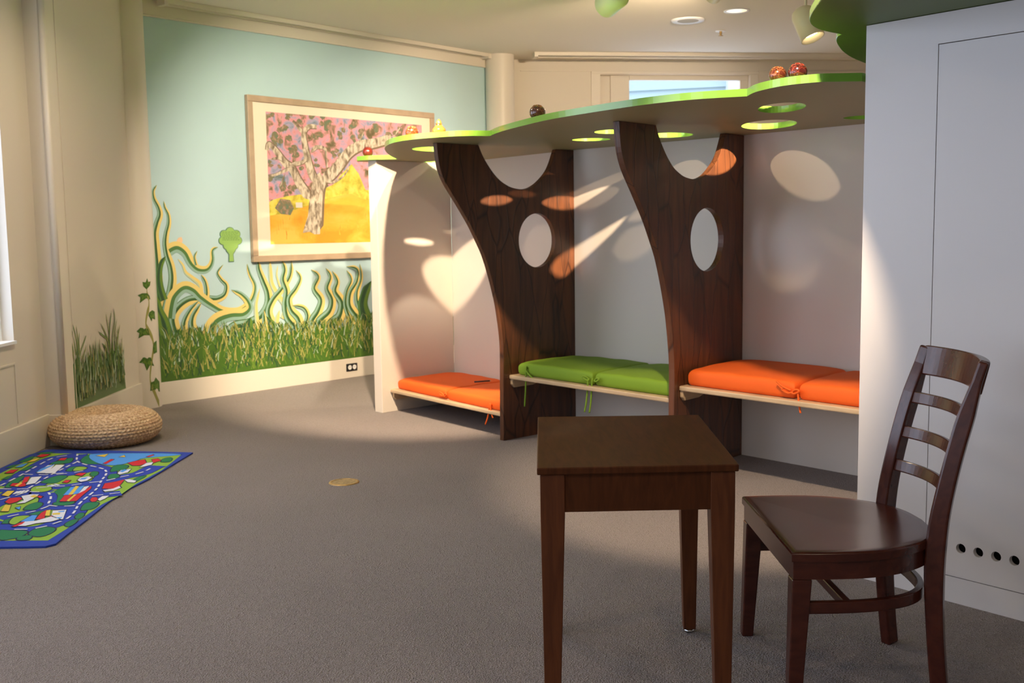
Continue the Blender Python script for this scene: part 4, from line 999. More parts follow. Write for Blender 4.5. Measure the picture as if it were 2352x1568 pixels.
# ------------------------------------------------------------------ white closet
CP = Vector((1.535, 3.623)); CDR = Vector((0.645, -0.764)).normalized()
CNN = Vector((CDR.y, -CDR.x))      # check below: points towards the camera
if CNN.dot(-CP) < 0: CNN = -CNN
def cab(s, z, d=0.0):
    p = CP + CDR * s + CNN * d
    return (p.x, p.y, z)
cb = thing('storage_closet', (CAB0.x, CAB0.y, 0), 'tall white closet with flush door and vent holes behind the chair', 'closet')
CZ = 2.045; SR = 1.5
mb = MB()
wallbox(cab, -0.37, -0.0955, 0, CZ, -0.02, 0, mb)
wallbox(cab, -0.0955, 0.90, 1.943, CZ, -0.02, 0, mb)
wallbox(cab, 0.90, SR, 0, CZ, -0.02, 0, mb)
p0, p1 = Vector(cab(-0.37, 0)[:2]), Vector(cab(-0.37, 0)[:2]) + side * 1.45
def sidefn(s, z, e): q = p0 + side * s - SN * e; return (q.x, q.y, z)
wallbox(sidefn, 0.022, 1.45, 0, CZ, 0.0, 0.02, mb)
p0b = Vector(cab(SR, 0)[:2])
def sidefn2(s, z, e): q = p0b + side * s + SN * e; return (q.x, q.y, z)
wallbox(sidefn2, 0.022, 1.45, 0, CZ, 0.0, 0.02, mb)
wallbox(cab, -0.34, SR, 0, CZ, -1.42, -1.40, mb)
wallbox(cab, -0.34, SR, CZ - .02, CZ, -1.40, -0.022, mb)
mb.build('body', MT['white'], cb)
circs = []
for s in (0.037, 0.099, 0.161, 0.223, 0.60, 0.662):
    circs.append([(s + 0.0172 * cos(a * pi / 14), 0.2005 + 0.0172 * sin(a * pi / 14)) for a in range(28)])
mb = MB().prism([(-0.0925, 0.0955), (0.897, 0.0955), (0.897, 1.940), (-0.0925, 1.940)], -0.020, 0.0, lambda a, b, c: cab(a, b, c), holes=circs)
dr = mb.build('door', MT['white'], cb, bevel=0.003, angle=60)
wallbox(cab, -0.0925, 0.897, 0.0, 0.0925, -0.02, 0.0).build('kick_panel', MT['white'], cb)
wallbox(cab, -0.08, 0.89, 0.02, 1.93, -0.05, -0.035).build('door_lining', MT['dark'], cb)  # black sheet standing in for the shade behind the vent holes and seams

# big upper cloud plate over the closet
seg1 = [(0.80, 2.55), (0.86, 2.95), (0.97, 3.25), (1.005, 3.45), (1.02, 3.60), (1.055, 3.78), (1.13, 3.93), (1.255, 4.075)]
seg1 = [(0.98, 2.45), (0.955, 2.75), (0.96, 3.05), (0.985, 3.30), (1.015, 3.55), (1.06, 3.80), (1.14, 3.97), (1.262, 4.085)]
seg2 = [(1.262, 4.085), (1.262, 4.14), (1.30, 4.27), (1.40, 4.50), (1.53, 4.72), (1.70, 4.93), (1.95, 5.10), (2.2, 5.15)]
poly = []
for sgm in (seg1, seg2):
    poly += [(p.x, p.y) for p in catmull([Vector((a, b, 0)) for a, b in sgm], 8)[:-1]]
poly += [(2.2, 5.15), (2.7, 4.9), (3.4, 3.9), (3.2, 2.6), (2.5, 2.05), (1.6, 2.0)]
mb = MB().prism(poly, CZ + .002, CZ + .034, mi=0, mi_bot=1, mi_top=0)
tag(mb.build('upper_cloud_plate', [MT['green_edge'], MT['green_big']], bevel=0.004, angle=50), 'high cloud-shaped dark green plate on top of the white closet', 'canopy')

# ------------------------------------------------------------------ carved gourd owls
def owl_mats(body, cap, line):
    m = mat('gourd_shell', body, 0.18, coat=0.8)
    nt = m.node_tree; b = nt.nodes['Principled BSDF']
    tc = nt.nodes.new('ShaderNodeTexCoord')
    v = nt.nodes.new('ShaderNodeTexVoronoi'); v.feature = 'DISTANCE_TO_EDGE'; v.inputs['Scale'].default_value = 42
    nt.links.new(tc.outputs['Object'], v.inputs['Vector'])
    rp = nt.nodes.new('ShaderNodeValToRGB')
    rp.color_ramp.elements[0].position = 0.01; rp.color_ramp.elements[0].color = (*line, 1)
    rp.color_ramp.elements[1].position = 0.035; rp.color_ramp.elements[1].color = (*body, 1)
    nt.links.new(v.outputs['Distance'], rp.inputs[0]); nt.links.new(rp.outputs[0], b.inputs['Base Color'])
    return [m, mat('gourd_face_paint', cap, 0.25, coat=0.6), mat('gourd_carved_line', line, 0.4), MT['black']]
def owl(x, y, z, r, label, body, cap, line, kind='round', face=(-0.25, -1)):
    t = thing('gourd_owl', (x, y, z), label, 'figurine', 'carved gourd owls on the canopy')
    M_ = owl_mats(body, cap, line)
    if kind == 'round':
        prof = [(r * cos(a) * 1.0, r * .92 + r * .92 * sin(a)) for a in [(-pi / 2) + pi * i / 24 for i in range(25)]]
        prof[0] = (0.0001, prof[0][1]); prof[-1] = (0.0001, prof[-1][1])
        MB().lathe(prof, (x, y, z), 36).build('body', M_[0], t)
        hz = z + r * 1.30
    else:
        ctrl = [(0.0001, 0), (r * .8, r * .05), (r * 1.0, r * .45), (r * .98, r * .8), (r * .7, r * 1.15), (r * .48, r * 1.4), (r * .42, r * 1.75), (r * .30, r * 2.05), (r * .12, r * 2.25), (0.0001, r * 2.35)]
        pr = catmull([Vector((a, b, 0)) for a, b in ctrl], 4)
        MB().lathe([(max(p.x, .0001), p.y) for p in pr], (x, y, z), 36).build('body', M_[0], t)
        hz = z + r * 1.6
    f = Vector((face[0], face[1], 0)).normalized(); sd = Vector((-f.y, f.x, 0))
    # painted face cap and eyes: discs lying on the shell
    if kind == 'round':
        tilt = Matrix.Rotation(0, 3, 'X')
        cdir = (f * .5 + Vector((0, 0, .87))).normalized()
        qm = cdir.to_track_quat('Z', 'Y').to_matrix()
        a0 = radians(40)
        cen = Vector((x, y, z + r * .92))
        prof = [(r * 1.012 * sin(a0 * i / 6) + .0001, r * .94 * cos(a0 * i / 6)) for i in range(7)]
        MB().lathe(prof, cen, 28, mtx=qm, mats=[0, 0, 0, 0, 0, 1]).build('face_patch', [M_[1], M_[2]], t, fixn=True)
        eyes = [(cdir + sd * .34 * sx + f * .12).normalized() for sx in (-1, 1)]
        for ed in eyes:
            q_ = ed.to_track_quat('Z', 'Y').to_matrix()
            pr = [(r * .17, r * .97), (r * .16, r * 1.02), (r * .09, r * 1.03), (r * .0001 + .0001, r * 1.03)]
            MB().lathe(pr, cen, 18, mtx=q_, mats=[2, 2, 3]).build('eye', M_, t)
        bk = (cdir * .6 + f * .6).normalized()
        c_ = cen + bk * r * .96
        MB().tube([c_, c_ + bk * r * .18 - Vector((0, 0, r * .1))], [r * .09, r * .02], 8).build('beak', M_[3], t)
    else:
        for sx in (-1, 1):
            c_ = Vector((x, y, hz)) + f * r * .38 + sd * r * .2 * sx
            q_ = (f + sd * .3 * sx).normalized().to_track_quat('Z', 'Y').to_matrix()
            MB().lathe([(r * .17, -.002), (r * .15, r * .1), (r * .07, r * .12), (.0001, r * .12)], c_, 16, mtx=q_, mats=[2, 2, 3]).build('eye', M_, t)
        c_ = Vector((x, y, hz - r * .2)) + f * r * .45
        MB().tube([c_, c_ + f * r * .2 - Vector((0, 0, r * .1))], [r * .08, r * .02], 8).build('beak', M_[3], t)
CT = NZ + .030
owl(-1.035, 7.83, CT, 0.040, 'plain dark red gourd owl at the far left tip of the canopy', (0.16, 0.018, 0.012), (0.30, 0.03, 0.02), (0.10, 0.02, 0.015))
owl(-0.575, 6.36, CT, 0.040, 'reddish round gourd owl in front of the framed picture, spotlit', (0.20, 0.035, 0.014), (0.34, 0.05, 0.02), (0.5, 0.22, 0.08))
owl(-0.40, 6.14, CT, 0.039, 'pale golden pear-shaped gourd owl with a narrow neck, spotlit', (0.42, 0.17, 0.035), (0.5, 0.25, 0.07), (0.22, 0.08, 0.02), kind='pear')
owl(0.145, 5.40, CT, 0.041, 'single dark brown gourd owl with orange cap midway along the canopy', (0.085, 0.022, 0.016), (0.48, 0.10, 0.02), (0.34, 0.13, 0.05))
owl(1.040, 4.155, CT, 0.034, 'brown gourd owl with orange face, left one of the touching pair', (0.11, 0.022, 0.012), (0.40, 0.06, 0.02), (0.38, 0.14, 0.05), face=(-.5, -1))
owl(1.102, 4.100, CT, 0.036, 'dark gourd owl with bright red face, right one of the touching pair', (0.07, 0.010, 0.010), (0.62, 0.02, 0.010), (0.28, 0.05, 0.03), face=(-.3, -1))

# ------------------------------------------------------------------ ceiling fittings
def can_light(x, y, z, aim, r, L, label, power=0, cone=40, blend=.3, lens=True, sz=.03, col=None):
    """spotlight can: opening centre at x,y,z pointing along aim"""
    a = Vector(aim).normalized()
    t = thing('ceiling_spotlight', (x, y, CEIL - .02), label, 'spotlight')
    q = a.to_track_quat('Z', 'Y').to_matrix()
    c = Vector((x, y, z))
    prof = [(0.0001, -L), (r * .55, -L), (r * .85, -L * .93), (r, -L * .78), (r, 0), (r * .93, 0), (r * .9, -L * .25), (r * .6, -L * .5)]
    MB().lathe(prof, c, 40, mtx=q).build('can', MT['canm'], t, fixn=False)
    MB().lathe([(r * .88, -L * .2), (0.0001, -L * .2)], c, 32, mtx=q).build('lens', MT['glow'] if lens else MT['ring'], t, fixn=False)
    top = c - a * L * .6
    MB().tube([top, Vector((top.x, top.y, CEIL - .02))], .010, 10).build('stem', MT['canm'], t)
    MB().lathe([(.0001, 0), (.05, 0), (.05, .0195), (.0001, .0195)], (top.x, top.y, CEIL - .02), 24).build('mounting_plate', MT['canm'], t)
    if power:
        ld = bpy.data.lights.new('lamp_beam', 'SPOT')
        ld.energy = power; ld.color = col or WARM; ld.spot_size = radians(cone); ld.spot_blend = blend; ld.shadow_soft_size = sz
        lo = bpy.data.objects.new('lamp_beam', ld); C.objects.link(lo)
        lo.location = c + a * .01 - Vector((x, y, CEIL - .02))
        lo.rotation_euler = a.to_track_quat('-Z', 'Y').to_euler()
        lo.parent = t
    return t
def aim(p, q): return (q[0] - p[0], q[1] - p[1], q[2] - p[2])
LA = (2.62, 3.08, 2.98)
can_light(*LA, aim(LA, (0.307, 6.64, 1.48)), .06, .18, 'cream spotlight can above the white closet aimed at the tree panels', 3600, 21, .5)
LB = (2.32, 2.20, 2.98)
can_light(*LB, aim(LB, (0.85, 5.4, 1.60)), .06, .18, 'cream spotlight can above the closet, aimed at the second tree trunk', 600, 18, .4)
LI = (-0.54, 5.10, 2.98)
can_light(*LI, aim(LI, (-0.62, 8.0, 0.6)), .06, .18, 'cream spotlight can over the carpet closest to the low orange bench', 950, 50, .5)
LD = (0.65, 2.95, 2.98)
can_light(*LD, aim(LD, (1.12, 5.2, 0.1)), .06, .18, 'cream spotlight can over the table aimed at the right bench', 420, 42, .5, sz=.05)
LH = (0.15, 4.12, 2.98)
can_light(*LH, aim(LH, (1.2, 6.1, 1.4)), .06, .18, 'cream spotlight can over the carpet aimed at the middle nook', 85, 50, .4)
LE = (-0.32, 5.85, 2.98)
can_light(*LE, aim(LE, (-1.66, 9.35, 1.35)), .06, .18, 'cream spotlight can over the carpet aimed at the framed picture', 560, 60, .8, col=(1.0, .84, .64))
LK = (0.60, 6.60, 2.68)
can_light(*LK, aim(LK, (-1.0, 10.2, 1.85)), .075, .20, 'cream spotlight can hanging near the top of the far ceiling', 230, 40, .9, col=(1.0, .84, .64))
LF = (2.26, 8.0, 2.71)
can_light(*LF, aim(LF, (2.55, 7.7, 1.8)), .088, .25, 'cream spotlight can with lit lens beside the upper cloud plate', 120, 60, .4)
LG = (1.42, 7.5, 2.92)
can_light(*LG, aim(LG, (0.5, 11.0, 1.9)), .06, .16, 'small white spotlight can cut off by the top of the picture', 250, 80, .6, lens=False)
# unseen downlights added as warm ambient fill; only the last fixture is visible
for k_, (x_, y_, pw_) in enumerate([(-1.6, 2.6, 10), (-1.6, 0.0, 14), (1.5, 0.3, 8), (-1.7, 6.0, 24), (4.5, 6.5, 45), (1.91, 9.02, 100)]):
    if k_ < 5:
        t_ = thing('recessed_downlight', (x_, y_, CEIL - .03), ['recessed ceiling downlight over the play rug side of the carpet', 'recessed ceiling downlight behind the camera on the window side', 'recessed ceiling downlight behind the camera on the closet side', 'recessed ceiling downlight between the rug and the low bench', 'recessed ceiling downlight behind the reading nooks'][k_], 'downlight')
        MB().lathe([(.085, -.004), (.105, -.006), (.108, -.001)], (x_, y_, CEIL), 40).build('rim', MT['ring'], t_, fixn=False)
        MB().lathe([(.0001, -.002), (.085, -.0025)], (x_, y_, CEIL), 40).build('reflector', MT['glow2'], t_, fixn=False)
    ld = bpy.data.lights.new('downlight_beam', 'AREA'); ld.shape = 'DISK'; ld.size = .15; ld.energy = pw_; ld.color = (1.0, .78, .56); ld.spread = radians(150)
    lo = bpy.data.objects.new('downlight_beam', ld); C.objects.link(lo); lo.location = (x_, y_, CEIL - .012)


def disc_fit(x, y, name, label, cat, parts):
    t = thing(name, (x, y, CEIL - .03), label, cat)
    for nm, prof, m in parts:
        MB().lathe(prof, (x, y, CEIL), 40).build(nm, m, t, fixn=False)
    return t
disc_fit(1.565, 9.38, 'ceiling_speaker', 'round white-rimmed ceiling speaker with a grey grille', 'speaker',
         [('rim', [(.092, -.010), (.140, -.012), (.146, -.001)], MT['ring']), ('grille', [(.0001, -.014), (.06, -.013), (.092, -.010)], MT['grille'])])
disc_fit(1.91, 9.02, 'recessed_downlight', 'recessed ceiling downlight with a ribbed golden reflector', 'downlight',
         [('rim', [(.085, -.004), (.105, -.006), (.108, -.001)], MT['ring']), ('reflector', [(.0001, -.002), (.085, -.0025)], MT['glow2'])])
disc_fit(1.955, 9.92, 'fire_sprinkler', 'small chrome fire sprinkler head below the ceiling near the speaker', 'sprinkler',
         [('escutcheon', [(.0001, -.006), (.045, -.006), (.05, -.001)], MT['ring']), ('head', [(.012, -.006), (.012, -.03), (.005, -.04), (.022, -.042), (.022, -.045), (.0001, -.045)], MT['brass'])])

# ------------------------------------------------------------------ floor items
fo = thing('floor_outlet', (-0.912, 5.556, 0.0), 'round brass floor outlet cover set in the carpet', 'outlet')
MB().lathe([(.082, 0.0), (.080, .004), (.066, .005), (.064, .003)], (-0.912, 5.556, .0), 48).build('rim', MT['brass'], fo, fixn=False)
MB().lathe([(.064, .003), (.0001, .003)], (-0.912, 5.556, .0), 48).build('cover', mat('brass_cover', (0.46, 0.33, 0.16), .6, metal=.2, noise=.4, nscale=60), fo, fixn=False)

# play rug
RM = {'blue': mat('rug_blue', (0.018, 0.050, 0.42), .9, bump=.3, bscale=700), 'border': mat('rug_border_blue', (0.018, 0.055, 0.40), .9, bump=.3, bscale=700),
      'light': mat('rug_light_green', (0.26, 0.46, 0.045), .9, bump=.3, bscale=700), 'tree': mat('rug_dark_green', (0.012, 0.19, 0.075), .9, bump=.3, bscale=700),
      'white': mat('rug_white', (0.68, 0.70, 0.78), .9), 'red': mat('rug_red', (0.58, 0.015, 0.025), .9), 'sky': mat('rug_sky_blue', (0.07, 0.30, 0.80), .9),
      'lake': mat('rug_lake_blue', (0.07, 0.30, 0.78), .9), 'yellow': mat('rug_yellow', (0.72, 0.52, 0.06), .9), 'line': mat('rug_outline_black', (0.01, 0.014, 0.05), .9)}
RK = list(RM); rmats = [RM[k] for k in RK]
far_r = Vector((-1.967, 6.373)); far_l = Vector((-2.965, 6.515))
outl = [tuple(p) for p in RUG_OUTLINE[:-1]] + [(-2.20, 4.43), (-2.965, 4.43), (-2.965, 6.36), (-2.93, 6.50), tuple(far_l + Vector((.08, .0)))]
mb = MB()
TH = 0.009
mb.prism(outl, 0.0005, TH, mi=RK.index('border'))
fld = [tuple(p) for p in RUG_FIELD[:-1]] + [(-2.22, 4.52), (-2.90, 4.52), (-2.90, 6.40)]
def rflat(poly, h, key):
    tr = tessellate_polygon([[Vector((p[0], p[1], 0)) for p in poly]])
    mb.add([(p[0], p[1], TH + h) for p in poly], [tuple(t) for t in tr], RK.index(key))
fx0, fx1 = -2.90, None
rflat(fld, .0005, 'light')
def rrib(pts, w, h, key, n=6):
    P = catmull([Vector((p[0], p[1], 0)) for p in pts], n); vs = []
    N_ = len(P)
    for i, p in enumerate(P):
        tg = (P[min(i + 1, N_ - 1)] - P[max(i - 1, 0)]).normalized(); nn = Vector((-tg.y, tg.x, 0))
        for s_ in (1, -1):
            q = p + nn * w / 2 * s_
            vs.append((q.x, q.y, TH + h))
    mb.add(vs, [(2 * i, 2 * i + 1, 2 * i + 3, 2 * i + 2) for i in range(N_ - 1)], RK.index(key))
def clipx(pts): return [(max(min(p[0], -1.99), -2.93), max(min(p[1], 6.44), 4.46)) for p in pts]
for i, r_ in enumerate(RUG_ROADS):
    rrib(clipx(r_), 0.118, .0006 + .00002 * i, 'line'); rrib(clipx(r_), 0.108, .0009 + .00004 * i, 'blue')
extra = []
rx = random.Random(5)
for i in range(34):
    ex_, ey_ = rx.uniform(-2.86, -2.66), rx.uniform(4.56, 5.45)
    r0 = rx.uniform(.03, .06); kk_ = rx.choice(['tree', 'tree', 'red', 'white', 'tree', 'yellow', 'sky'])
    if kk_ == 'tree': extra.append((kk_, [(ex_ + r0 * rx.uniform(.7, 1.2) * cos(a * .9), ey_ + r0 * rx.uniform(.7, 1.2) * sin(a * .9)) for a in range(7)]))
    else: extra.append((kk_, [(ex_ - r0 * .6, ey_ - r0 * .5), (ex_ + r0 * .6, ey_ - r0 * .5), (ex_ + r0 * .6, ey_ + r0 * .5), (ex_ - r0 * .6, ey_ + r0 * .5)]))
for i, r_ in enumerate([[(-2.62, 5.5), (-2.60, 5.2), (-2.58, 4.95), (-2.45, 4.80), (-2.30, 4.72)], [(-2.62, 5.3), (-2.75, 5.28), (-2.90, 5.30)]]):
    rrib(r_, .118, .00058, 'line'); rrib(r_, .108, .00088 - .00003 * i, 'blue')
for i, (k, P) in enumerate(list(RUG_PATCHES) + extra):
    P = clipx(P)
    if k in ('tree', 'light', 'lake') and len(P) > 4:
        P = [(q.x, q.y) for q in catmull([Vector((a, b, 0)) for a, b in P], 3, closed=True)]
        P = clipx(P)
    cx_ = sum(p[0] for p in P) / len(P); cy_ = sum(p[1] for p in P) / len(P)
    rflat([(p[0] + (p[0] - cx_) / max(hypot(p[0] - cx_, p[1] - cy_), .001) * .006, p[1] + (p[1] - cy_) / max(hypot(p[0] - cx_, p[1] - cy_), .001) * .009) for p in P], .0015 + i * .00003, 'line')
    rflat(P, .0016 + i * .00003, k)
for r_ in RUG_ROADS:
    P = catmull([Vector((p[0], p[1], 0)) for p in clipx(r_)], 10)
    acc = 0; cur = [P[0]]; on = True
    for i in range(1, len(P)):
        seg_l = (P[i] - P[i - 1]).length; acc += seg_l
        cur.append(P[i])
        lim = 0.05 if on else 0.03
        if acc > lim:
            if on and len(cur) > 1:
                a_, b_ = cur[0], cur[-1]
                tg = (b_ - a_).normalized() if (b_ - a_).length > 1e-5 else Vector((1, 0, 0)); nn = Vector((-tg.y, tg.x, 0)) * .0055
                mb.add([(*(q.xy), TH + .0042) for q in (a_ + nn, a_ - nn, b_ - nn, b_ + nn)], [(0, 1, 2, 3)], RK.index('white'))
            cur = [P[i]]; acc = 0; on = not on
for a_, b_ in RUG_CROSSINGS:
    rrib([a_, b_], .014, .0043, 'white', 2)
tag(mb.build('play_rug', rmats, fixn=False), 'blue-bordered play rug printed with roads, houses and trees on the floor', 'rug')

# woven pouf
pf = thing('woven_pouf', (-2.655, 6.79, 0.0), 'round flat woven straw floor cushion beside the play rug', 'pouf')
PR, PH = 0.345, 0.205
straw = mat('banana_leaf_straw', (0.82, 0.60, 0.36), .5, noise=.5, nscale=70, bump=.4, bscale=160, col2=(0.50, 0.30, 0.15, 1))
prof = []
n1 = 26
ctrl = [(0.0005, 0.150), (0.05, 0.152), (0.095, 0.160), (0.125, 0.180), (0.17, 0.198), (0.225, 0.200), (0.285, 0.180), (0.325, 0.145), (0.343, 0.105), (0.335, 0.065), (0.305, 0.030), (0.26, 0.008), (0.20, 0.002), (0.0005, 0.002)]
pr = catmull([Vector((a, b, 0)) for a, b in ctrl], 10)
# arc length resample into braid rows
seg_lens = [0]
for i in range(1, len(pr)): seg_lens.append(seg_lens[-1] + (pr[i] - pr[i - 1]).length)
tot = seg_lens[-1]
def at(t):
    for i in range(1, len(pr)):
        if seg_lens[i] >= t:
            k = (t - seg_lens[i - 1]) / max(seg_lens[i] - seg_lens[i - 1], 1e-9)
            return pr[i - 1] * (1 - k) + pr[i] * k, (pr[i] - pr[i - 1]).normalized()
    return pr[-1], Vector((-1, 0, 0))
rows = int(tot / 0.0195); sub = 6; SEG = 420
mb = MB()
vs = []
NR = rows * sub
for i in range(NR + 1):
    p, tg = at(tot * i / NR)
    nrm = Vector((tg.y * -1, tg.x, 0)); nrm = Vector((-tg.y, tg.x, 0))
    if nrm.dot(Vector((p.x, p.y - .1, 0))) < 0: nrm = -nrm
    row = i // sub; fr = (i % sub) / sub
    for j in range(SEG):
        a = 2 * pi * j / SEG
        ch = abs(2 * fr - 1)
        stitches = max(int(2 * pi * max(p.x, .05) / 0.028), 6)
        ph = sin(a * stitches + (fr - .5) * 5.0 * (1 if row % 2 else -1) + row * 1.3)
        hgt = 0.0065 * math.sqrt(max(0, 1 - ch ** 2)) + 0.0035 * ph * (1 - ch * .6)
        q = p + nrm * (hgt if i not in (0, NR) else 0)
        z = max(q.y, 0.001)
        vs.append((-2.655 + q.x * cos(a), 6.79 + q.x * sin(a), z))
fs = [(i * SEG + j, i * SEG + (j + 1) % SEG, (i + 1) * SEG + (j + 1) % SEG, (i + 1) * SEG + j) for i in range(NR) for j in range(SEG)]
mb.add(vs, fs, 0, True)
mb.build('braided_body', straw, pf, fixn=False)

# ------------------------------------------------------------------ table
TZ = 0.72
ta, tb, tc_, td = Vector((0.059, 2.672)), Vector((0.583, 2.682)), Vector((0.609, 3.42)), Vector((0.081, 3.424))
ctr = (ta + tb + tc_ + td) / 4
tbl = thing('side_table', (ctr.x, ctr.y, 0), 'square-legged dark brown wooden table in the foreground', 'table')
quad_slab(ta, tb, tc_, td, TZ - .019, TZ).build('table_top', MT['furn'], tbl, bevel=0.003)
ex = (tb - ta).normalized(); ey = (td - ta).normalized()
def tp(u, v):   # bilinear on the table top
    return ta * (1 - u) * (1 - v) + tb * u * (1 - v) + tc_ * u * v + td * (1 - u) * v
ins = .008; lw = .064
cor = {'fl': ta + ex * ins + ey * ins, 'fr': tb - ex * ins + ey * ins, 'br': tc_ - ex * ins - ey * ins, 'bl': td + ex * ins - ey * ins}
sgn = {'fl': (1, 1), 'fr': (-1, 1), 'br': (-1, -1), 'bl': (1, -1)}
for k in ('fl', 'fr', 'br', 'bl'):
    P = cor[k]; sx, sy = sgn[k]
    def rect(w, z): return [(*(P), z), (*(P + ex * sx * w), z), (*(P + ex * sx * w + ey * sy * w), z), (*(P + ey * sy * w), z)]
    shift = .012
    def rect2(w, z):
        Q = P + ex * sx * shift * .55 + ey * sy * shift * .55
        return [(*(Q), z), (*(Q + ex * sx * w), z), (*(Q + ex * sx * w + ey * sy * w), z), (*(Q + ey * sy * w), z)]
    vs = rect(lw, TZ - .020) + rect(lw, TZ - .125) + rect2(.040, 0.012)
    fs = [(0, 1, 2, 3), (0, 4, 5, 1), (1, 5, 6, 2), (2, 6, 7, 3), (3, 7, 4, 0), (4, 8, 9, 5), (5, 9, 10, 6), (6, 10, 11, 7), (7, 11, 8, 4), (8, 11, 10, 9)]
    lg = MB().add(vs, fs).build('leg', MT['furn_v'], tbl, bevel=0.002)
    Q = P + (ex * sx + ey * sy) * (.007 + .02)
    MB().lathe([(.0001, .0005), (.017, .0005), (.019, .006), (.012, .012), (.0001, .0121)], (Q.x, Q.y, 0), 20).build('glide', MT['metal'], lg)
def apron(P, Q, n):
    a_, b_ = P + n * .004, Q + n * .004
    vs = []
    for z in (TZ - .121, TZ - .0195):
        vs += [(*a_, z), (*b_, z), (*(b_ + n * .018), z), (*(a_ + n * .018), z)]
    MB().add(vs, [(0,3,2,1),(4,5,6,7),(0,1,5,4),(1,2,6,5),(2,3,7,6),(3,0,4,7)]).build('apron', MT['furn'], tbl, bevel=.0015)
apron(cor['fl'] + ex * (lw - .001), cor['fr'] - ex * (lw - .001), ey)
apron(cor['bl'] + ex * (lw - .001), cor['br'] - ex * (lw - .001), -ey)
apron(cor['fl'] + ey * (lw - .001), cor['bl'] - ey * (lw - .001), ex)
apron(cor['fr'] + ey * (lw - .001), cor['br'] - ey * (lw - .001), -ex)

# ------------------------------------------------------------------ chair
CHY = 3.062
ch = thing('wooden_chair', (0.98, CHY, 0), 'dark glossy wooden chair with curved ladder back standing beside the table', 'chair')
SZ = 0.460
half = [(0.742, 0.306), (0.80, 0.3105), (0.87, 0.311), (0.95, 0.305), (1.03, 0.282), (1.10, 0.242), (1.16, 0.185), (1.20, 0.105), (1.213, 0.0)]
def smooth_half(k, inset=0.0):
    P = catmull([Vector((a, b, 0)) for a, b in half], 5)
    out = []
    for i, p in enumerate(P):
        tg = (P[min(i + 1, len(P) - 1)] - P[max(i - 1, 0)]).normalized()
        n = Vector((tg.y, -tg.x, 0))
        q = p + n * inset
        out.append((max(q.x, 0.742 + abs(inset)), q.y))
    return out
def d_outline(inset):
    h = smooth_half(1, inset)
    up = [(0.742 + inset, CHY)] + [(a, CHY + b) for a, b in h[:-1]] + [(h[-1][0], CHY)]
    dn = [(a, CHY - b) for a, b in h[:-1][::-1]]
    return up + dn
ol = d_outline(0.0)
# seat: shaped top (shallow saddle) as rings towards the centre
cx_, cy_ = 0.97, CHY
mb = MB(); n = len(ol)
rings = [1.0, .985, .97, .9, .75, .55, .35, .15]
k0 = 0
for ri, f in enumerate(rings):
    for (a, b) in ol:
        x_, y_ = cx_ + (a - cx_) * f, cy_ + (b - cy_) * f
        z_ = SZ - (.006 if ri == 0 else (.0015 if ri == 1 else 0)) - (0.008 * max(0, 1 - f / .9) ** .7 if f < .9 else 0)
        mb.v.append(Vector((x_, y_, z_)))
for ri in range(len(rings) - 1):
    for j in range(n):
        a, b = ri * n + j, ri * n + (j + 1) % n
        mb.f.append([a, b, b + n, a + n]); mb.m.append(0); mb.sm.append(True)
mb.v.append(Vector((cx_, cy_, SZ - .008))); ci = len(mb.v) - 1
for j in range(n):
    mb.f.append([(len(rings) - 1) * n + j, (len(rings) - 1) * n + (j + 1) % n, ci]); mb.m.append(0); mb.sm.append(True)
kb = len(mb.v)
for (a, b) in ol: mb.v.append(Vector((a, b, SZ - .026)))
for j in range(n):
    mb.f.append([kb + j, kb + (j + 1) % n, (j + 1) % n, j]); mb.m.append(0); mb.sm.append(False)
mb.f.append([kb + j for j in range(n)]); mb.m.append(0); mb.sm.append(False)
mb.build('seat', MT['chair'], ch)
inner = [(0.80 + (a - .97) * 0 + (a - .8) * .9, CHY + (b - CHY) * .9) for a, b in d_outline(.012)]
oa = d_outline(.006)
ia = [(cx_ + (a - cx_) * .90, cy_ + (b - cy_) * .90) for a, b in oa]
MB().prism(oa, SZ - .076, SZ - .0265, holes=[ia[::-1]]).build('seat_rail', MT['chair'], ch)
for sy in (1, -1):
    y0 = CHY + sy * .306
    def r4(x0, x1, ya, yb, z): return [(x0, ya, z), (x1, ya, z), (x1, yb, z), (x0, yb, z)]
    vs = r4(.746, .800, y0 - sy * .004, y0 - sy * .054, SZ - .077) + r4(.738, .774, y0 - sy * .004, y0 - sy * .040, 0.0)
    MB().add(vs, [(0, 1, 2, 3), (7, 6, 5, 4), (0, 4, 5, 1), (1, 5, 6, 2), (2, 6, 7, 3), (3, 7, 4, 0)]).build('front_leg', MT['chair'], ch, bevel=.004)
        # rear post: one bent piece from floor to crest
    zc = [(0.0, 1.196), (0.08, 1.187), (0.18, 1.178), (0.28, 1.172), (0.38, 1.170), (0.46, 1.174), (0.54, 1.184), (0.64, 1.204), (0.74, 1.228), (0.84, 1.256), (0.90, 1.274), (0.953, 1.291)]
    P = catmull([Vector((x, CHY + sy * .2, z)) for z, x in zc], 3)
    phi = radians(30)
    u = Vector((sin(phi) * -sy * -1, cos(phi), 0)) if False else Vector((-sin(phi) * sy, cos(phi), 0))   # along the front face
    v = Vector((cos(phi), sin(phi) * sy, 0))
    fr_ = []
    for i, p in enumerate(P):
        tg = (P[min(i + 1, len(P) - 1)] - P[max(i - 1, 0)]).normalized()
        vv = (v - tg * v.dot(tg)).normalized(); uu = tg.cross(vv).normalized()
        fr_.append((uu, vv))
    wid = [0.036 + .006 * min(1, p.z / .3) - (.004 * max(0, (p.z - .8) / .13)) for p in P]
    dep = [0.046 + .008 * math.exp(-((p.z - .42) / .15) ** 2) - .018 * min(1, max(0, (p.z - .80) / .10)) for p in P]
    MB().sweep(P, fr_, wid, dep, smooth=False).build('back_post', MT['chair'], ch, bevel=.007, seg=3)
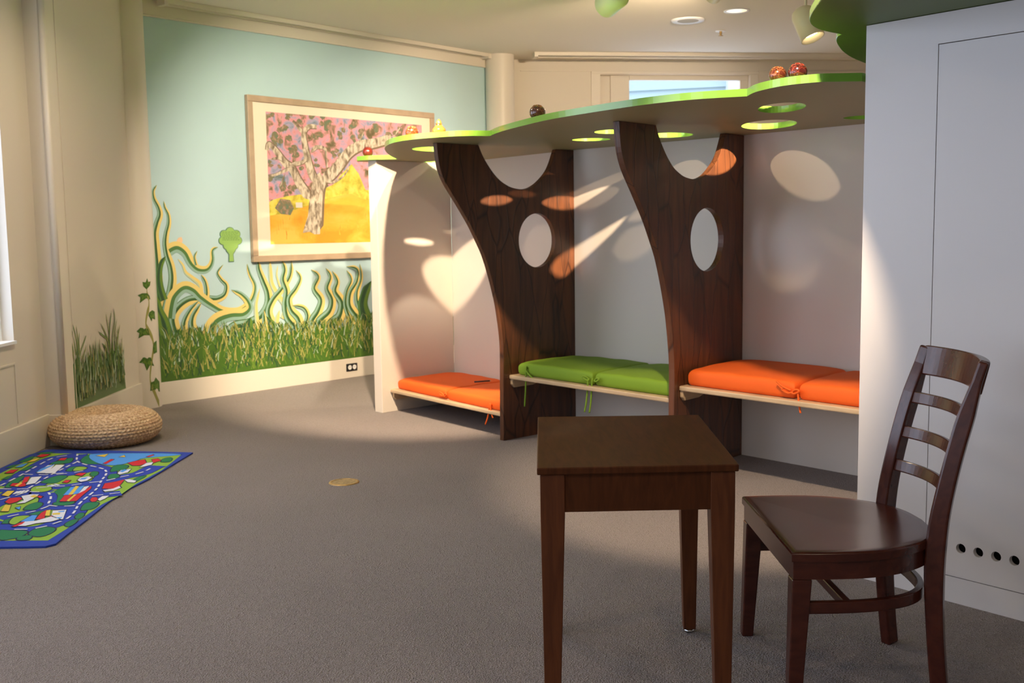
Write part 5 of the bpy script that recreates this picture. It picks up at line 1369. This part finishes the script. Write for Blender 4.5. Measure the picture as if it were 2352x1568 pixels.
def arcbar(zmid, h, th, name, xoff=0.0, bulge=.050, ycut=.190, lean=.25, crest=False):
    def xpost(z):
        Z_ = [(0.0, 1.196), (0.28, 1.172), (0.46, 1.174), (0.54, 1.184), (0.64, 1.204), (0.74, 1.228), (0.84, 1.256), (0.96, 1.294)]
        for (z0_, x0_), (z1_, x1_) in zip(Z_, Z_[1:]):
            if z <= z1_: return x0_ + (x1_ - x0_) * (z - z0_) / (z1_ - z0_)
        return Z_[-1][1]
    pts, frs = [], []
    NN = 20
    for i in range(NN + 1):
        y = -ycut + 2 * ycut * i / NN
        x = xpost(zmid) + xoff + bulge * (1 - (y / ycut) ** 2)
        pts.append(Vector((x, CHY + y, zmid)))
    for i, p in enumerate(pts):
        tg = (pts[min(i + 1, NN)] - pts[max(i - 1, 0)]).normalized()
        up_ = Vector((lean, 0, 1)).normalized()
        nn = tg.cross(up_).normalized()
        frs.append((nn, nn.cross(tg).normalized() * (1 if nn.cross(tg).z > 0 else -1)))
    hs = [h] * len(pts)
    if crest:
        def station(t, drop):
            y = -ycut + 2 * ycut * t; x = xpost(zmid) + xoff + bulge * (1 - (y / ycut) ** 2)
            return Vector((x - drop * .12, CHY + y, zmid - drop / 2)), h - drop
        ends = ((.0, .012), (.008, .005), (.016, .001), (.022, .0))
        ts = [(e_ / (2 * ycut), dr_) for e_, dr_ in ends] + [(i / NN, 0) for i in range(2, NN - 1)] + [(1 - e_ / (2 * ycut), dr_) for e_, dr_ in ends[::-1]]
        pts, hs = zip(*[station(*q) for q in ts]); pts = list(pts); hs = list(hs)
        frs = []
        for p in pts:
            y = p.y - CHY; tg = Vector((-2 * bulge * y / ycut ** 2, 1, 0)).normalized()
            nn = tg.cross(Vector((lean, 0, 1)).normalized()).normalized()
            frs.append((nn, nn.cross(tg).normalized() * (1 if nn.cross(tg).z > 0 else -1)))
    MB().sweep(pts, frs, th, hs).build(name, MT['chair'], ch, bevel=.004)
arcbar(0.911, 0.092, 0.027, 'crest_rail', xoff=.0, ycut=.208, bulge=.050, crest=True)
for z in (0.797, 0.690, 0.585):
    arcbar(z, 0.037, 0.014, 'back_slat', xoff=-.004)
# bent hoop stretcher and cross bar
hp = [(0.775, .285), (0.90, .283), (1.00, .268), (1.08, .235), (1.135, .18), (1.165, .10), (1.172, 0)]
P = catmull([Vector((a, b, 0)) for a, b in hp], 5)
full = [Vector((p.x, CHY + p.y, .300)) for p in P] + [Vector((p.x, CHY - p.y, .300)) for p in P[:-1][::-1]]
frs = []
for i, p in enumerate(full):
    tg = (full[min(i + 1, len(full) - 1)] - full[max(i - 1, 0)]).normalized()
    frs.append((Vector((tg.y, -tg.x, 0)), Vector((0, 0, 1))))
MB().sweep(full, frs, .020, .034, smooth=False).build('hoop_stretcher', MT['chair'], ch, bevel=.004)
MB().sweep([Vector((.905, CHY - .283, .300)), Vector((.895, CHY + .283, .300))], [(Vector((1, 0, 0)), Vector((0, 0, 1)))] * 2, .022, .028).build('cross_bar', MT['chair'], ch, bevel=.004)
